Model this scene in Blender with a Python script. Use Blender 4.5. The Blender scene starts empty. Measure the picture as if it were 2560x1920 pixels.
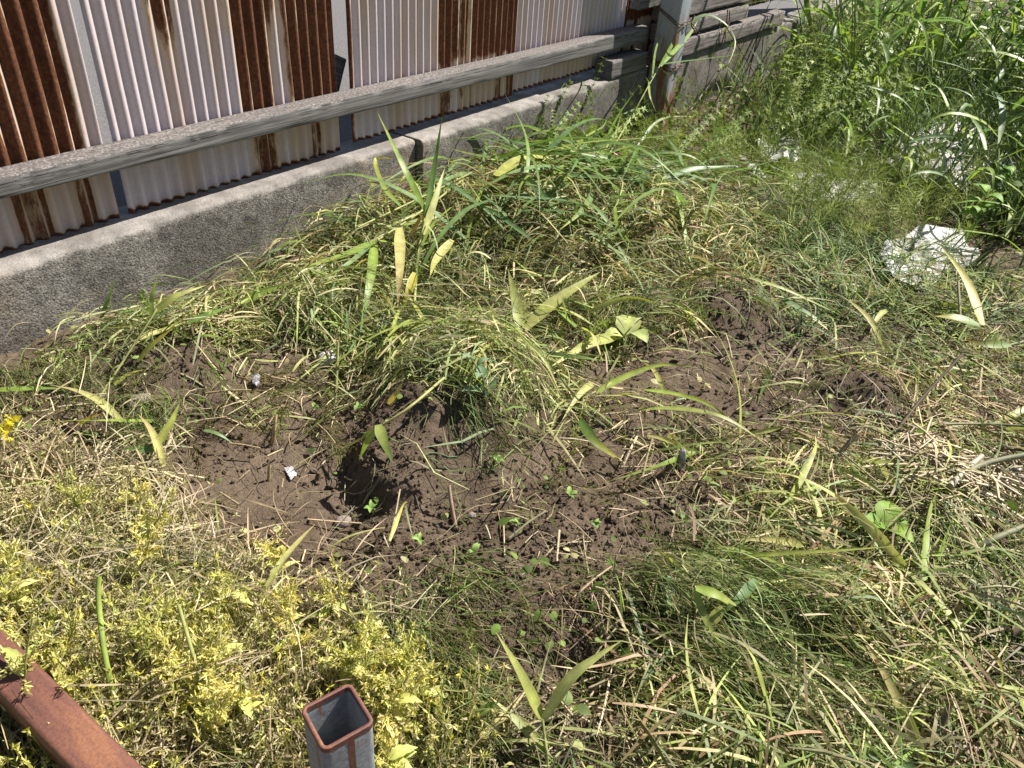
import bpy, math, random
import numpy as np

# ------------------------------------------------------------------ camera, sky, sun
scene = bpy.context.scene
col = scene.collection
rng = np.random.default_rng(7)
random.seed(7)

CAM = np.array([0.0, 0.0, 0.95])
ROT = np.array([[0.58628204, -0.43165587, 0.6855265],
                [-0.80720076, -0.38288745, 0.44924841],
                [0.06855879, -0.81674379, -0.57291298]])   # columns: image right, image down, forward
FPX = 1922.0                                               # focal length in pixels of the 2560 wide photo

from mathutils import Matrix, Vector
cd = bpy.data.cameras.new("camera")
cam = bpy.data.objects.new("camera", cd)
col.objects.link(cam)
m = Matrix.Identity(4)
for r in range(3):
    m[r][0] = ROT[r, 0]; m[r][1] = -ROT[r, 1]; m[r][2] = -ROT[r, 2]; m[r][3] = CAM[r]
cam.matrix_world = m
cd.sensor_width = 36.0
cd.lens = FPX / 2560.0 * 36.0
cd.clip_start = 0.02
cd.clip_end = 500.0
scene.camera = cam

SUN = Vector((0.60, -0.27, 0.80)).normalized()             # towards the sun
w = bpy.data.worlds.new("World")
scene.world = w
w.use_nodes = True
nt = w.node_tree
bg = nt.nodes["Background"]
sky = nt.nodes.new("ShaderNodeTexSky")
sky.sky_type = 'NISHITA'
sky.sun_disc = False
sky.sun_elevation = math.asin(SUN.z)
sky.sun_rotation = math.atan2(SUN.x, SUN.y)
nt.links.new(sky.outputs[0], bg.inputs[0])
bg.inputs[1].default_value = 0.05
sl = bpy.data.lights.new("sun", 'SUN')
sl.energy = 5.0
sl.angle = math.radians(0.53)
sl.color = (1.0, 0.95, 0.87)
sun = bpy.data.objects.new("sun", sl)
col.objects.link(sun)
sun.rotation_euler = SUN.to_track_quat('Z', 'Y').to_euler()
scene.view_settings.view_transform = 'Standard'
scene.view_settings.look = 'None'
scene.view_settings.exposure = 1.0
scene.view_settings.gamma = 1.0
scene.view_settings.use_curve_mapping = False
scene.cycles.max_bounces = 5
scene.cycles.diffuse_bounces = 3
scene.cycles.glossy_bounces = 2
scene.cycles.transmission_bounces = 3

# ------------------------------------------------------------------ noise and terrain
_perm = np.random.default_rng(3).random((257, 257))

def vnoise(x, y):
    xi = np.floor(x).astype(int); yi = np.floor(y).astype(int)
    fx = x - xi; fy = y - yi
    fx = fx * fx * (3 - 2 * fx); fy = fy * fy * (3 - 2 * fy)
    a = _perm[xi % 256, yi % 256]; b = _perm[(xi + 1) % 256, yi % 256]
    c = _perm[xi % 256, (yi + 1) % 256]; d = _perm[(xi + 1) % 256, (yi + 1) % 256]
    return (a * (1 - fx) + b * fx) * (1 - fy) + (c * (1 - fx) + d * fx) * fy - 0.5

def fbm(x, y, octs=3):
    s = 0; a = 1.0
    for k in range(octs):
        s = s + a * vnoise(x * 2 ** k + 17.3 * k, y * 2 ** k - 9.1 * k); a *= 0.5
    return s

def sstep(a, b, x):
    t = np.clip((x - a) / (b - a), 0, 1)
    return t * t * (3 - 2 * t)

def ray(px, py):
    return ROT @ np.array([px - 1280.0, py - 960.0, FPX])

def at_z(px, py, z):
    v = ray(px, py)
    return CAM + v * ((z - CAM[2]) / v[2])

def at_y(px, py, y):
    v = ray(px, py)
    return CAM + v * (y / v[1])

ER = np.array([0.588, -0.809])      # picture right, on the ground
EF = np.array([0.809, 0.588])       # away from the viewer, on the ground

def blob(px, py, rr, rf, amp=1.0):
    p = at_z(px, py, 0.0)
    return (p[0], p[1], rr, rf, amp)

def field(blobs, x, y, p=2.0):
    s = np.zeros(np.shape(x))
    for (bx, by, rr, rf, a) in blobs:
        u = ((x - bx) * ER[0] + (y - by) * ER[1]) / rr
        v = ((x - bx) * EF[0] + (y - by) * EF[1]) / rf
        s = s + a * np.exp(-np.power(u * u + v * v, p / 2.0))
    return s

MOUNDS = [blob(1160, 1000, 0.17, 0.17, 0.085), blob(1000, 1150, 0.085, 0.12, 0.055), blob(1820, 800, 0.10, 0.10, 0.055),
          blob(2150, 1000, 0.085, 0.06, 0.050), blob(1650, 1080, 0.10, 0.05, 0.016),
          blob(470, 930, 0.12, 0.10, 0.045), blob(820, 820, 0.22, 0.14, 0.05), blob(900, 650, 0.20, 0.18, 0.035),
          blob(1310, 560, 0.36, 0.22, 0.060), blob(1580, 590, 0.22, 0.16, 0.035), blob(1130, 600, .12, .12, .03), blob(1420, 680, .1, .1, .03),
          blob(1640, 1560, 0.12, 0.07, 0.045), blob(1440, 1730, 0.05, 0.04, -0.03), blob(2060, 1560, 0.1, 0.05, 0.03),
          blob(250, 1500, 0.2, 0.14, 0.02), blob(2350, 1300, 0.15, 0.09, 0.03)]
PITS = [blob(690, 1270, 0.17, 0.15, -0.022), blob(880, 1330, 0.06, 0.1, -0.014), blob(1580, 1240, 0.16, 0.06, -0.014),
        blob(1330, 1470, 0.16, 0.06, -0.012), blob(1960, 870, 0.07, 0.06, -0.02), blob(1560, 900, 0.07, 0.05, -0.025)]

def T(x, y, fine=True):
    z = 0.015 - 0.10 * sstep(2.0, 3.6, x)
    z = z + field(MOUNDS[:1], x, y, 4.0) + field(MOUNDS[1:2], x + .03 * fbm(x * 9, y * 9, 2), y + .03 * fbm(x * 9 + 5, y * 9, 2), 8.0) + field(MOUNDS[2:], x, y, 2.6) + field(PITS, x, y, 3.0)
    z = z + 0.022 * fbm(x * 3.1, y * 3.1, 2)
    if fine:
        near = np.exp(-np.power(np.maximum(np.hypot(x - 1.2, y - 0.7) - 2.0, 0), 2))
        flat = np.clip(field(PITS[:1], x, y, 4.0) / -0.022, 0, 1)
        k = near * (1 - 0.80 * flat)
        z = z + k * (0.014 * fbm(x * 17, y * 17, 3) + 0.008 * np.abs(fbm(x * 60 + 4, y * 60, 2)))
    return z

def Ts(x, y):
    return float(T(np.array([x]), np.array([y]), True)[0])

def at(px, py, h=0.0):
    z = 0.0
    for _ in range(6):
        p = at_z(px, py, z)
        z = Ts(p[0], p[1]) + h
    return at_z(px, py, z)

BARE = [blob(690, 1265, 0.16, 0.15), blob(560, 1160, 0.10, 0.06, .9), blob(950, 1220, 0.10, 0.15), blob(830, 1450, 0.13, 0.07, .85),
        blob(1560, 1270, 0.19, 0.10), blob(1330, 1490, 0.21, 0.09, .95), blob(1200, 1620, 0.09, 0.06, .9), blob(1500, 1420, .16, .08, .8),
        blob(1830, 850, 0.085, 0.12, 1.0), blob(1990, 890, 0.09, 0.07, .85), blob(2150, 1010, 0.085, 0.06, 1.0),
        blob(1760, 1040, 0.16, 0.07, .85), blob(1560, 960, 0.12, 0.06, .75), blob(930, 1090, 0.12, 0.05, .9),
        blob(1100, 1340, 0.12, 0.07, .9), blob(1430, 1650, 0.06, 0.06, .8), blob(2190, 1760, 0.04, 0.03, .9),
        blob(1500, 1810, 0.05, 0.025, .8), blob(480, 960, 0.06, 0.08, .7), blob(1990, 720, 0.07, 0.05, .4), blob(2400, 1000, .05, .03, .7),
        blob(1340, 1720, .06, .04, .7), blob(700, 930, .07, .05, .4)]

def bare(x, y):
    return np.clip(field(BARE, x, y, 3.0), 0, 1)

# ------------------------------------------------------------------ materials
def newmat(name):
    mt = bpy.data.materials.new(name); mt.use_nodes = True
    n = mt.node_tree.nodes; l = mt.node_tree.links
    return mt, n, l, n["Principled BSDF"]

def node(n, t, **kw):
    o = n.new("ShaderNode" + t)
    for k, v in kw.items():
        setattr(o, k, v)
    return o

def ramp(n, stops):
    r = n.new("ShaderNodeValToRGB")
    e = r.color_ramp.elements
    e[0].position, e[0].color = stops[0][0], (*stops[0][1], 1)
    e[1].position, e[1].color = stops[1][0], (*stops[1][1], 1)
    for p, c in stops[2:]:
        q = e.new(p); q.color = (*c, 1)
    return r

def noise(n, l, vec, scale, detail=4, rough=0.6):
    o = node(n, "TexNoise"); o.inputs["Scale"].default_value = scale
    o.inputs["Detail"].default_value = detail; o.inputs["Roughness"].default_value = rough
    if vec is not None: l.new(vec, o.inputs["Vector"])
    return o

def mixc(n, l, fac, a, b, mode='MIX'):
    o = node(n, "MixRGB", blend_type=mode)
    for s, v in ((0, fac), (1, a), (2, b)):
        if isinstance(v, (int, float)): o.inputs[s].default_value = v
        elif isinstance(v, tuple): o.inputs[s].default_value = (*v, 1)
        else: l.new(v, o.inputs[s])
    return o.outputs[0]

def bump(n, l, h, strength, dist, normal=None):
    o = node(n, "Bump"); o.inputs["Strength"].default_value = strength; o.inputs["Distance"].default_value = dist
    l.new(h, o.inputs["Height"])
    if normal is not None: l.new(normal, o.inputs["Normal"])
    return o.outputs[0]

def mat_plant(name, trans=0.35, rough=0.5, veins=False, spec=0.35):
    mt, n, l, b = newmat(name)
    at_ = node(n, "Attribute", attribute_name="col")
    info = node(n, "ObjectInfo")
    tc = node(n, "TexCoord")
    nz = noise(n, l, tc.outputs["Object"], 45, 3)
    mul = node(n, "MapRange"); l.new(nz.outputs[0], mul.inputs[0])
    mul.inputs[1].default_value = 0.3; mul.inputs[2].default_value = 0.7; mul.inputs[3].default_value = 0.72; mul.inputs[4].default_value = 1.25
    c = mixc(n, l, 1.0, at_.outputs["Color"], mul.outputs[0], 'MULTIPLY')
    hs = node(n, "HueSaturation"); l.new(c, hs.inputs["Color"])
    mr = node(n, "MapRange"); l.new(info.outputs["Random"], mr.inputs[0]); mr.inputs[3].default_value = 0.485; mr.inputs[4].default_value = 0.515
    l.new(mr.outputs[0], hs.inputs["Hue"])
    mv = node(n, "MapRange"); l.new(info.outputs["Random"], mv.inputs[0]); mv.inputs[3].default_value = 1.15; mv.inputs[4].default_value = 0.85
    l.new(mv.outputs[0], hs.inputs["Value"])
    c = hs.outputs[0]
    if veins:
        uv = node(n, "UVMap", uv_map="UVMap")
        mp = node(n, "Mapping"); mp.inputs["Scale"].default_value = (26, 1.2, 1); l.new(uv.outputs[0], mp.inputs[0])
        vn = noise(n, l, mp.outputs[0], 1.0, 2)
        c = mixc(n, l, 0.35, c, mixc(n, l, 1.0, c, ramp_out(n, l, vn.outputs[0], [(0.3, (.45, .5, .38)), (0.7, (1.4, 1.32, 1.2))]), 'MULTIPLY'))
        b.inputs["Normal"].default_value = (0, 0, 0)
        l.new(bump(n, l, vn.outputs[0], 0.35, 0.0006), b.inputs["Normal"])
    l.new(c, b.inputs["Base Color"])
    b.inputs["Roughness"].default_value = rough
    b.inputs["Specular IOR Level"].default_value = spec
    tr = node(n, "BsdfTranslucent")
    l.new(mixc(n, l, 1.0, c, (1.1, 1.2, 0.65), 'MULTIPLY'), tr.inputs[0])
    ms = node(n, "MixShader"); ms.inputs[0].default_value = trans
    l.new(b.outputs[0], ms.inputs[1]); l.new(tr.outputs[0], ms.inputs[2])
    l.new(ms.outputs[0], n["Material Output"].inputs[0])
    return mt

def ramp_out(n, l, fac, stops):
    r = ramp(n, stops); l.new(fac, r.inputs[0]); return r.outputs[0]

def mat_soil():
    mt, n, l, b = newmat("soil")
    tc = node(n, "TexCoord"); P = tc.outputs["Object"]
    a = noise(n, l, P, 5, 5); f = noise(n, l, P, 90, 6, 0.7)
    c = ramp_out(n, l, a.outputs[0], [(0.3, (.080, .058, .040)), (0.7, (.155, .118, .085))])
    c2 = ramp_out(n, l, f.outputs[0], [(0.25, (.55, .52, .50)), (0.8, (1.4, 1.38, 1.35))])
    c = mixc(n, l, 1.0, c, c2, 'MULTIPLY')
    sp = noise(n, l, P, 330, 2)
    g = ramp_out(n, l, sp.outputs[0], [(0.66, (0, 0, 0)), (0.76, (1, 1, 1))])
    c = mixc(n, l, mixc(n, l, 1.0, g, (.5, .5, .5), 'MULTIPLY'), c, (.30, .25, .19))
    l.new(c, b.inputs["Base Color"])
    b.inputs["Roughness"].default_value = 0.9; b.inputs["Specular IOR Level"].default_value = 0.2
    h = node(n, "Math", operation='ADD'); l.new(f.outputs[0], h.inputs[0]); l.new(sp.outputs[0], h.inputs[1])
    l.new(bump(n, l, h.outputs[0], 0.9, 0.004), b.inputs["Normal"])
    return mt

def mat_concrete():
    mt, n, l, b = newmat("aggregate_concrete")
    tc = node(n, "TexCoord"); P = tc.outputs["Object"]
    v = node(n, "TexVoronoi"); v.inputs["Scale"].default_value = 240; l.new(P, v.inputs["Vector"])
    v2 = node(n, "TexVoronoi"); v2.inputs["Scale"].default_value = 110; l.new(P, v2.inputs["Vector"])
    f = noise(n, l, P, 260, 4); big = noise(n, l, P, 3.5, 5); mid = noise(n, l, P, 25, 4)
    geo = node(n, "NewGeometry"); sx = node(n, "SeparateXYZ"); l.new(geo.outputs["Normal"], sx.inputs[0])
    pebble = ramp_out(n, l, v.outputs["Color"], [(0.10, (.075, .067, .058)), (0.85, (.33, .30, .265))])
    pebble = mixc(n, l, 0.30, pebble, ramp_out(n, l, v2.outputs["Color"], [(0.0, (.10, .10, .10)), (1.0, (.36, .34, .31))]))
    holes = ramp_out(n, l, f.outputs[0], [(0.34, (.30, .28, .27)), (0.46, (1, 1, 1))])
    face = mixc(n, l, 1.0, pebble, holes, 'MULTIPLY')
    top = ramp_out(n, l, mid.outputs[0], [(0.3, (.25, .225, .205)), (0.7, (.38, .355, .33))])
    top = mixc(n, l, 0.35, top, pebble)
    k = node(n, "MapRange"); l.new(sx.outputs["Z"], k.inputs[0]); k.inputs[1].default_value = 0.25; k.inputs[2].default_value = 0.75
    c = mixc(n, l, k.outputs[0], face, top)
    # rust and soil staining with shapes of their own
    rs = ramp_out(n, l, big.outputs[0], [(0.56, (0, 0, 0)), (0.72, (.42, .42, .42))])
    c = mixc(n, l, rs, c, (.26, .165, .09))
    dk = ramp_out(n, l, noise(n, l, P, 7.5, 5).outputs[0], [(0.42, (.62, .61, .60)), (0.62, (1.05, 1.05, 1.05))])
    c = mixc(n, l, 1.0, c, dk, 'MULTIPLY')
    l.new(c, b.inputs["Base Color"]); b.inputs["Roughness"].default_value = 0.92; b.inputs["Specular IOR Level"].default_value = 0.2
    h1 = node(n, "Math", operation='MULTIPLY'); l.new(v.outputs["Distance"], h1.inputs[0]); h1.inputs[1].default_value = -1.2
    h2 = node(n, "Math", operation='ADD'); l.new(h1.outputs[0], h2.inputs[0]); l.new(f.outputs[0], h2.inputs[1])
    l.new(bump(n, l, h2.outputs[0], 0.7, 0.0011), b.inputs["Normal"])
    return mt

def mat_wood(name, dark=(.075, .070, .068), light=(.24, .230, .220), stretch=(0.9, 55, 55)):
    mt, n, l, b = newmat(name)
    tc = node(n, "TexCoord"); P = tc.outputs["Object"]
    mp = node(n, "Mapping"); mp.inputs["Scale"].default_value = stretch; l.new(P, mp.inputs[0])
    g = noise(n, l, mp.outputs[0], 2.2, 6, 0.65); g.inputs["Distortion"].default_value = 0.6
    mp2 = node(n, "Mapping"); mp2.inputs["Scale"].default_value = (stretch[0] * 2, stretch[1] * 3, stretch[2] * 3); l.new(P, mp2.inputs[0])
    g2 = noise(n, l, mp2.outputs[0], 2.6, 4)
    c = ramp_out(n, l, g.outputs[0], [(0.33, dark), (0.5, tuple((a + q) / 2 for a, q in zip(dark, light))), (0.68, light)])
    cr = ramp_out(n, l, g2.outputs[0], [(0.36, (.22, .21, .20)), (0.47, (1, 1, 1))])
    c = mixc(n, l, 1.0, c, cr, 'MULTIPLY')
    geo = node(n, "NewGeometry"); sx = node(n, "SeparateXYZ"); l.new(geo.outputs["Normal"], sx.inputs[0])
    k = node(n, "MapRange"); l.new(sx.outputs["Z"], k.inputs[0]); k.inputs[1].default_value = 0.5; k.inputs[2].default_value = 0.85
    sp = noise(n, l, P, 180, 4, 0.7)
    lich = ramp_out(n, l, sp.outputs[0], [(0.36, (.06, .05, .044)), (0.52, (.15, .13, .12)), (0.64, (.34, .31, .30))])
    c = mixc(n, l, mixc(n, l, 1.0, k.outputs[0], (.72, .72, .72), 'MULTIPLY'), c, lich)
    l.new(c, b.inputs["Base Color"]); b.inputs["Roughness"].default_value = 0.85; b.inputs["Specular IOR Level"].default_value = 0.2
    h = node(n, "Math", operation='ADD'); l.new(g.outputs[0], h.inputs[0]); l.new(g2.outputs[0], h.inputs[1])
    h2 = node(n, "Math", operation='MULTIPLY_ADD'); l.new(sp.outputs[0], h2.inputs[0]); l.new(k.outputs[0], h2.inputs[1]); l.new(h.outputs[0], h2.inputs[2])
    l.new(bump(n, l, h2.outputs[0], 0.7, 0.0012), b.inputs["Normal"])
    return mt

def mat_sheet():
    mt, n, l, b = newmat("painted_rusty_sheet")
    at_ = node(n, "Attribute", attribute_name="col")       # r = rust, g = grime
    sx = node(n, "SeparateColor"); l.new(at_.outputs["Color"], sx.inputs[0])
    tc = node(n, "TexCoord"); P = tc.outputs["Object"]
    mp = node(n, "Mapping"); mp.inputs["Scale"].default_value = (60, 60, 16); l.new(P, mp.inputs[0])
    e = noise(n, l, mp.outputs[0], 2.5, 6, 0.7)
    f = noise(n, l, P, 140, 5, 0.7)
    m1 = node(n, "Math", operation='MULTIPLY_ADD'); l.new(e.outputs[0], m1.inputs[0]); m1.inputs[1].default_value = 0.55; l.new(sx.outputs[0], m1.inputs[2])
    fac = ramp_out(n, l, m1.outputs[0], [(0.66, (0, 0, 0)), (0.84, (1, 1, 1))])
    halo = ramp_out(n, l, m1.outputs[0], [(0.42, (0, 0, 0)), (0.76, (.8, .8, .8))])
    paint = ramp_out(n, l, f.outputs[0], [(0.3, (.47, .405, .42)), (0.7, (.58, .51, .525))])
    paint = mixc(n, l, halo, paint, (.60, .43, .24))
    paint = mixc(n, l, mixc(n, l, 1.0, sx.outputs[2], (.62, .62, .62), 'MULTIPLY'), paint, (.42, .29, .17))
    speck = ramp_out(n, l, noise(n, l, P, 220, 3).outputs[0], [(0.60, (0, 0, 0)), (0.68, (1, 1, 1))])
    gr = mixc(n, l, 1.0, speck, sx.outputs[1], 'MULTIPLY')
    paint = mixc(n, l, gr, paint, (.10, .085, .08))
    rust = ramp_out(n, l, f.outputs[0], [(0.25, (.035, .013, .008)), (0.5, (.098, .034, .014)), (0.75, (.19, .075, .026))])
    rust = mixc(n, l, 1.0, rust, ramp_out(n, l, e.outputs[0], [(0.3, (.75, .7, .7)), (0.7, (1.35, 1.4, 1.3))]), 'MULTIPLY')
    l.new(mixc(n, l, fac, paint, rust), b.inputs["Base Color"])
    ro = node(n, "MapRange"); l.new(fac, ro.inputs[0]); ro.inputs[3].default_value = 0.42; ro.inputs[4].default_value = 0.85
    l.new(ro.outputs[0], b.inputs["Roughness"]); b.inputs["Specular IOR Level"].default_value = 0.35
    bb = node(n, "Math", operation='MULTIPLY'); l.new(fac, bb.inputs[0]); l.new(f.outputs[0], bb.inputs[1])
    l.new(bump(n, l, bb.outputs[0], 0.6, 0.0012), b.inputs["Normal"])
    return mt

def mat_steel(name, rust_lo, rust_hi, zinc=((.17, .185, .20), (.34, .365, .39)), scale=9, rustcol=None, base_rust=0.0):
    mt, n, l, b = newmat(name)
    tc = node(n, "TexCoord"); P = tc.outputs["Object"]
    mp = node(n, "Mapping"); mp.inputs["Scale"].default_value = (6, 6, 1.2); l.new(P, mp.inputs[0])
    a = noise(n, l, mp.outputs[0], scale, 5, 0.7); f = noise(n, l, P, 160, 5, 0.75)
    sz = node(n, "SeparateXYZ"); l.new(P, sz.inputs[0])
    gz = node(n, "MapRange"); l.new(sz.outputs["Z"], gz.inputs[0]); gz.inputs[1].default_value = 0.0; gz.inputs[2].default_value = 0.75; gz.inputs[3].default_value = base_rust; gz.inputs[4].default_value = -0.6 * base_rust
    ga = node(n, "Math", operation='ADD'); l.new(a.outputs[0], ga.inputs[0]); l.new(gz.outputs[0], ga.inputs[1])
    fac = ramp_out(n, l, ga.outputs[0], [(rust_lo, (0, 0, 0)), (rust_hi, (1, 1, 1))])
    z = ramp_out(n, l, f.outputs[0], [(0.3, zinc[0]), (0.7, zinc[1])])
    rc = rustcol or [(0.25, (.085, .034, .020)), (0.5, (.20, .082, .045)), (0.8, (.36, .17, .085))]
    r = ramp_out(n, l, f.outputs[0], rc)
    l.new(mixc(n, l, fac, z, r), b.inputs["Base Color"])
    b.inputs["Roughness"].default_value = 0.6; b.inputs["Metallic"].default_value = 0.15
    l.new(bump(n, l, f.outputs[0], 0.35, 0.0012), b.inputs["Normal"])
    return mt

def mat_plain(name, c0, c1, scale=40, rough=0.7, spec=0.3, trans=0.0, bumpd=0.001):
    mt, n, l, b = newmat(name)
    tc = node(n, "TexCoord"); f = noise(n, l, tc.outputs["Object"], scale, 5, 0.65)
    l.new(ramp_out(n, l, f.outputs[0], [(0.3, c0), (0.7, c1)]), b.inputs["Base Color"])
    b.inputs["Roughness"].default_value = rough; b.inputs["Specular IOR Level"].default_value = spec
    l.new(bump(n, l, f.outputs[0], 0.6, bumpd), b.inputs["Normal"])
    if trans:
        tr = node(n, "BsdfTranslucent"); tr.inputs[0].default_value = (*c1, 1)
        ms = node(n, "MixShader"); ms.inputs[0].default_value = trans
        l.new(b.outputs[0], ms.inputs[1]); l.new(tr.outputs[0], ms.inputs[2]); l.new(ms.outputs[0], n["Material Output"].inputs[0])
    return mt

def mat_rust():
    mt, n, l, b = newmat("rusty_steel")
    tc = node(n, "TexCoord"); P = tc.outputs["Object"]
    mp = node(n, "Mapping"); mp.inputs["Scale"].default_value = (3, 3, .5); l.new(P, mp.inputs[0])
    a = noise(n, l, mp.outputs[0], 11, 6, 0.65); f = noise(n, l, P, 260, 5, 0.75); g = noise(n, l, P, 38, 5, 0.7)
    c = ramp_out(n, l, a.outputs[0], [(0.32, (.085, .036, .030)), (0.5, (.145, .058, .040)), (0.64, (.225, .095, .050))])
    c = mixc(n, l, 1.0, c, ramp_out(n, l, f.outputs[0], [(0.3, (.70, .68, .68)), (0.7, (1.28, 1.3, 1.3))]), 'MULTIPLY')
    fl = node(n, "Math", operation='ADD'); l.new(a.outputs[0], fl.inputs[0]); l.new(f.outputs[0], fl.inputs[1])
    c = mixc(n, l, ramp_out(n, l, fl.outputs[0], [(1.13, (0, 0, 0)), (1.22, (.8, .8, .8))]), c, (.52, .34, .16))
    sp = node(n, "Math", operation='ADD'); l.new(g.outputs[0], sp.inputs[0]); l.new(f.outputs[0], sp.inputs[1])
    c = mixc(n, l, ramp_out(n, l, sp.outputs[0], [(1.30, (0, 0, 0)), (1.36, (1, 1, 1))]), c, (.62, .60, .57))
    l.new(c, b.inputs["Base Color"]); b.inputs["Roughness"].default_value = 0.6
    l.new(bump(n, l, f.outputs[0], 0.5, 0.0012), b.inputs["Normal"])
    return mt

M = dict(
    soil=mat_soil(), concrete=mat_concrete(), wood=mat_wood("weathered_grey_wood"),
    wood2=mat_wood("weathered_pinkish_wood", (.09, .075, .07), (.29, .26, .25)),
    sheet=mat_sheet(),
    post=mat_steel("galvanised_rusting_post", 0.48, 0.62, scale=3.2, base_rust=.16, zinc=((.22, .245, .27), (.42, .46, .50)), rustcol=[(0.25, (.10, .04, .02)), (0.5, (.22, .11, .055)), (0.8, (.34, .20, .11))]),
    tube=mat_steel("galvanised_tube", 0.60, 0.70), rust=mat_rust(),
    wire=mat_plain("rusty_wire", (.06, .028, .018), (.14, .065, .038), 90),
    asphalt=mat_plain("asphalt", (.07, .066, .068), (.21, .20, .20), 190, 0.9, 0.2, 0, 0.004),
    plant=mat_plant("plant", 0.26, 0.55, spec=0.2), straw=mat_plant("straw", 0.15, 0.6), leaf=mat_plant("reed_leaf", 0.38, 0.42, True, 0.4),
    pod=mat_plant("dry_pod", 0.3, 0.6),
    plastic=mat_plain("white_plastic", (.40, .38, .36), (.66, .66, .68), 22, 0.45, 0.45, 0.12),
    sack=mat_plain("sun_bleached_sack", (.56, .53, .51), (.74, .71, .69), 25, 0.7, 0.3, 0.15),
    chalk=mat_plain("pale_stone", (.46, .44, .42), (.70, .68, .66), 60, 0.9, 0.2, 0, 0.003),
    stone=mat_plain("brown_stone", (.17, .13, .11), (.27, .22, .19), 70, 0.9, 0.2, 0, 0.002),
    card=mat_plain("dry_bark", (.36, .25, .16), (.52, .39, .27), 60, 0.85, 0.2, 0, 0.002),
    blue=mat_plain("blue_plastic", (.10, .25, .42), (.14, .32, .50), 30, 0.4, 0.4),
    clear=mat_plain("dull_clear_plastic", (.30, .30, .33), (.50, .50, .54), 40, 0.25, 0.6, 0.3),
    dark=mat_plain("hole_dark", (.03, .03, .03), (.05, .05, .05), 40),
)

# ------------------------------------------------------------------ mesh helpers
def mesh_np(name, V, F, cols=None, uv=None, smooth=True):
    """V (n,3); F (m,4) quads or (m,3) tris; cols (n,3)."""
    V = np.ascontiguousarray(V, np.float32); F = np.ascontiguousarray(F, np.int32)
    me = bpy.data.meshes.new(name)
    k = F.shape[1]
    me.vertices.add(len(V)); me.vertices.foreach_set("co", V.ravel())
    me.loops.add(F.size); me.loops.foreach_set("vertex_index", F.ravel())
    me.polygons.add(len(F))
    me.polygons.foreach_set("loop_start", np.arange(0, F.size, k, dtype=np.int32))
    me.polygons.foreach_set("loop_total", np.full(len(F), k, np.int32))
    me.polygons.foreach_set("use_smooth", np.full(len(F), smooth, bool))
    if cols is not None:
        a = me.attributes.new("col", 'FLOAT_COLOR', 'POINT')
        c4 = np.ones((len(V), 4), np.float32); c4[:, :3] = cols
        a.data.foreach_set("color", c4.ravel())
    if uv is not None:
        u = me.uv_layers.new(name="UVMap")
        u.data.foreach_set("uv", np.ascontiguousarray(uv[F.ravel()], np.float32).ravel())
    me.update(calc_edges=True)
    return me

def obj(name, me, mat=None, parent=None, loc=None):
    o = bpy.data.objects.new(name, me)
    col.objects.link(o)
    if mat is not None and me is not None and len(me.materials) == 0:
        me.materials.append(mat)
    if parent is not None: o.parent = parent
    if loc is not None: o.location = loc
    return o

def tag(o, label, cat, group=None):
    o["label"] = label; o["category"] = cat
    if group: o["group"] = group
    return o

def kind(o, k): o["kind"] = k; return o

def empty(name, loc=(0, 0, 0)):
    return obj(name, None, loc=tuple(float(v) for v in loc))

def norm(a): return a / np.maximum(np.linalg.norm(a, axis=-1, keepdims=True), 1e-9)

def cat_parts(parts):
    V, F, C, U, o = [], [], [], [], 0
    for p in parts:
        V.append(p[0]); F.append(p[1] + o); o += len(p[0])
        if len(p) > 2 and p[2] is not None: C.append(p[2])
        if len(p) > 3 and p[3] is not None: U.append(p[3])
    return np.concatenate(V), np.concatenate(F), (np.concatenate(C) if C else None), (np.concatenate(U) if U else None)

def ribbons(P, S, cols, tipcol=None, fold=0.0):
    """P (n,k,3) centre lines, S (n,k,3) half-width vectors."""
    n, k, _ = P.shape
    V = np.stack([P - S, P + S], 2).reshape(-1, 3)
    base = (np.arange(n)[:, None] * k + np.arange(k - 1)[None]) * 2
    F = np.stack([base, base + 1, base + 3, base + 2], -1).reshape(-1, 4)
    t = np.linspace(0, 1, k)[None, :, None]
    c = cols[:, None, :] * np.ones((1, k, 1))
    if tipcol is not None: c = c * (1 - t) + tipcol[:, None, :] * t
    C = np.repeat(c[:, :, None, :], 2, 2).reshape(-1, 3)
    return V, F, C

def prisms(P, R, cols, sides=3):
    """P (n,k,3) centre lines, R (n,k) radii."""
    n, k, _ = P.shape
    tg = norm(np.gradient(P, axis=1))
    ref = np.where(np.abs(tg[..., 2:3]) > 0.9, np.array([1., 0, 0]), np.array([0, 0, 1.]))
    a = norm(np.cross(tg, ref)); b = np.cross(tg, a)
    ring = []
    for s in range(sides):
        th = 2 * math.pi * s / sides
        ring.append(P + (a * math.cos(th) + b * math.sin(th)) * R[..., None])
    V = np.stack(ring, 2).reshape(-1, 3)
    base = (np.arange(n)[:, None] * k + np.arange(k - 1)[None]) * sides
    fs = []
    for s in range(sides):
        s2 = (s + 1) % sides
        fs.append(np.stack([base + s, base + s2, base + sides + s2, base + sides + s], -1).reshape(-1, 4))
    F = np.concatenate(fs)
    C = np.repeat(cols, k * sides, 0)
    return V, F, C

def catmull(pts, n=12):
    p = np.array(pts, float)
    if len(p) == 2:
        t = np.linspace(0, 1, n)[:, None]
        return p[0] * (1 - t) + p[1] * t
    e = np.vstack([2 * p[0] - p[1], p, 2 * p[-1] - p[-2]])
    out = []
    for u in np.linspace(0, len(p) - 1 - 1e-6, n):
        i = int(u); f = u - i
        a, b, c, d = e[i:i + 4]
        out.append(0.5 * ((2 * b) + (-a + c) * f + (2 * a - 5 * b + 4 * c - d) * f * f + (-a + 3 * b - 3 * c + d) * f ** 3))
    return np.array(out)

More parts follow.
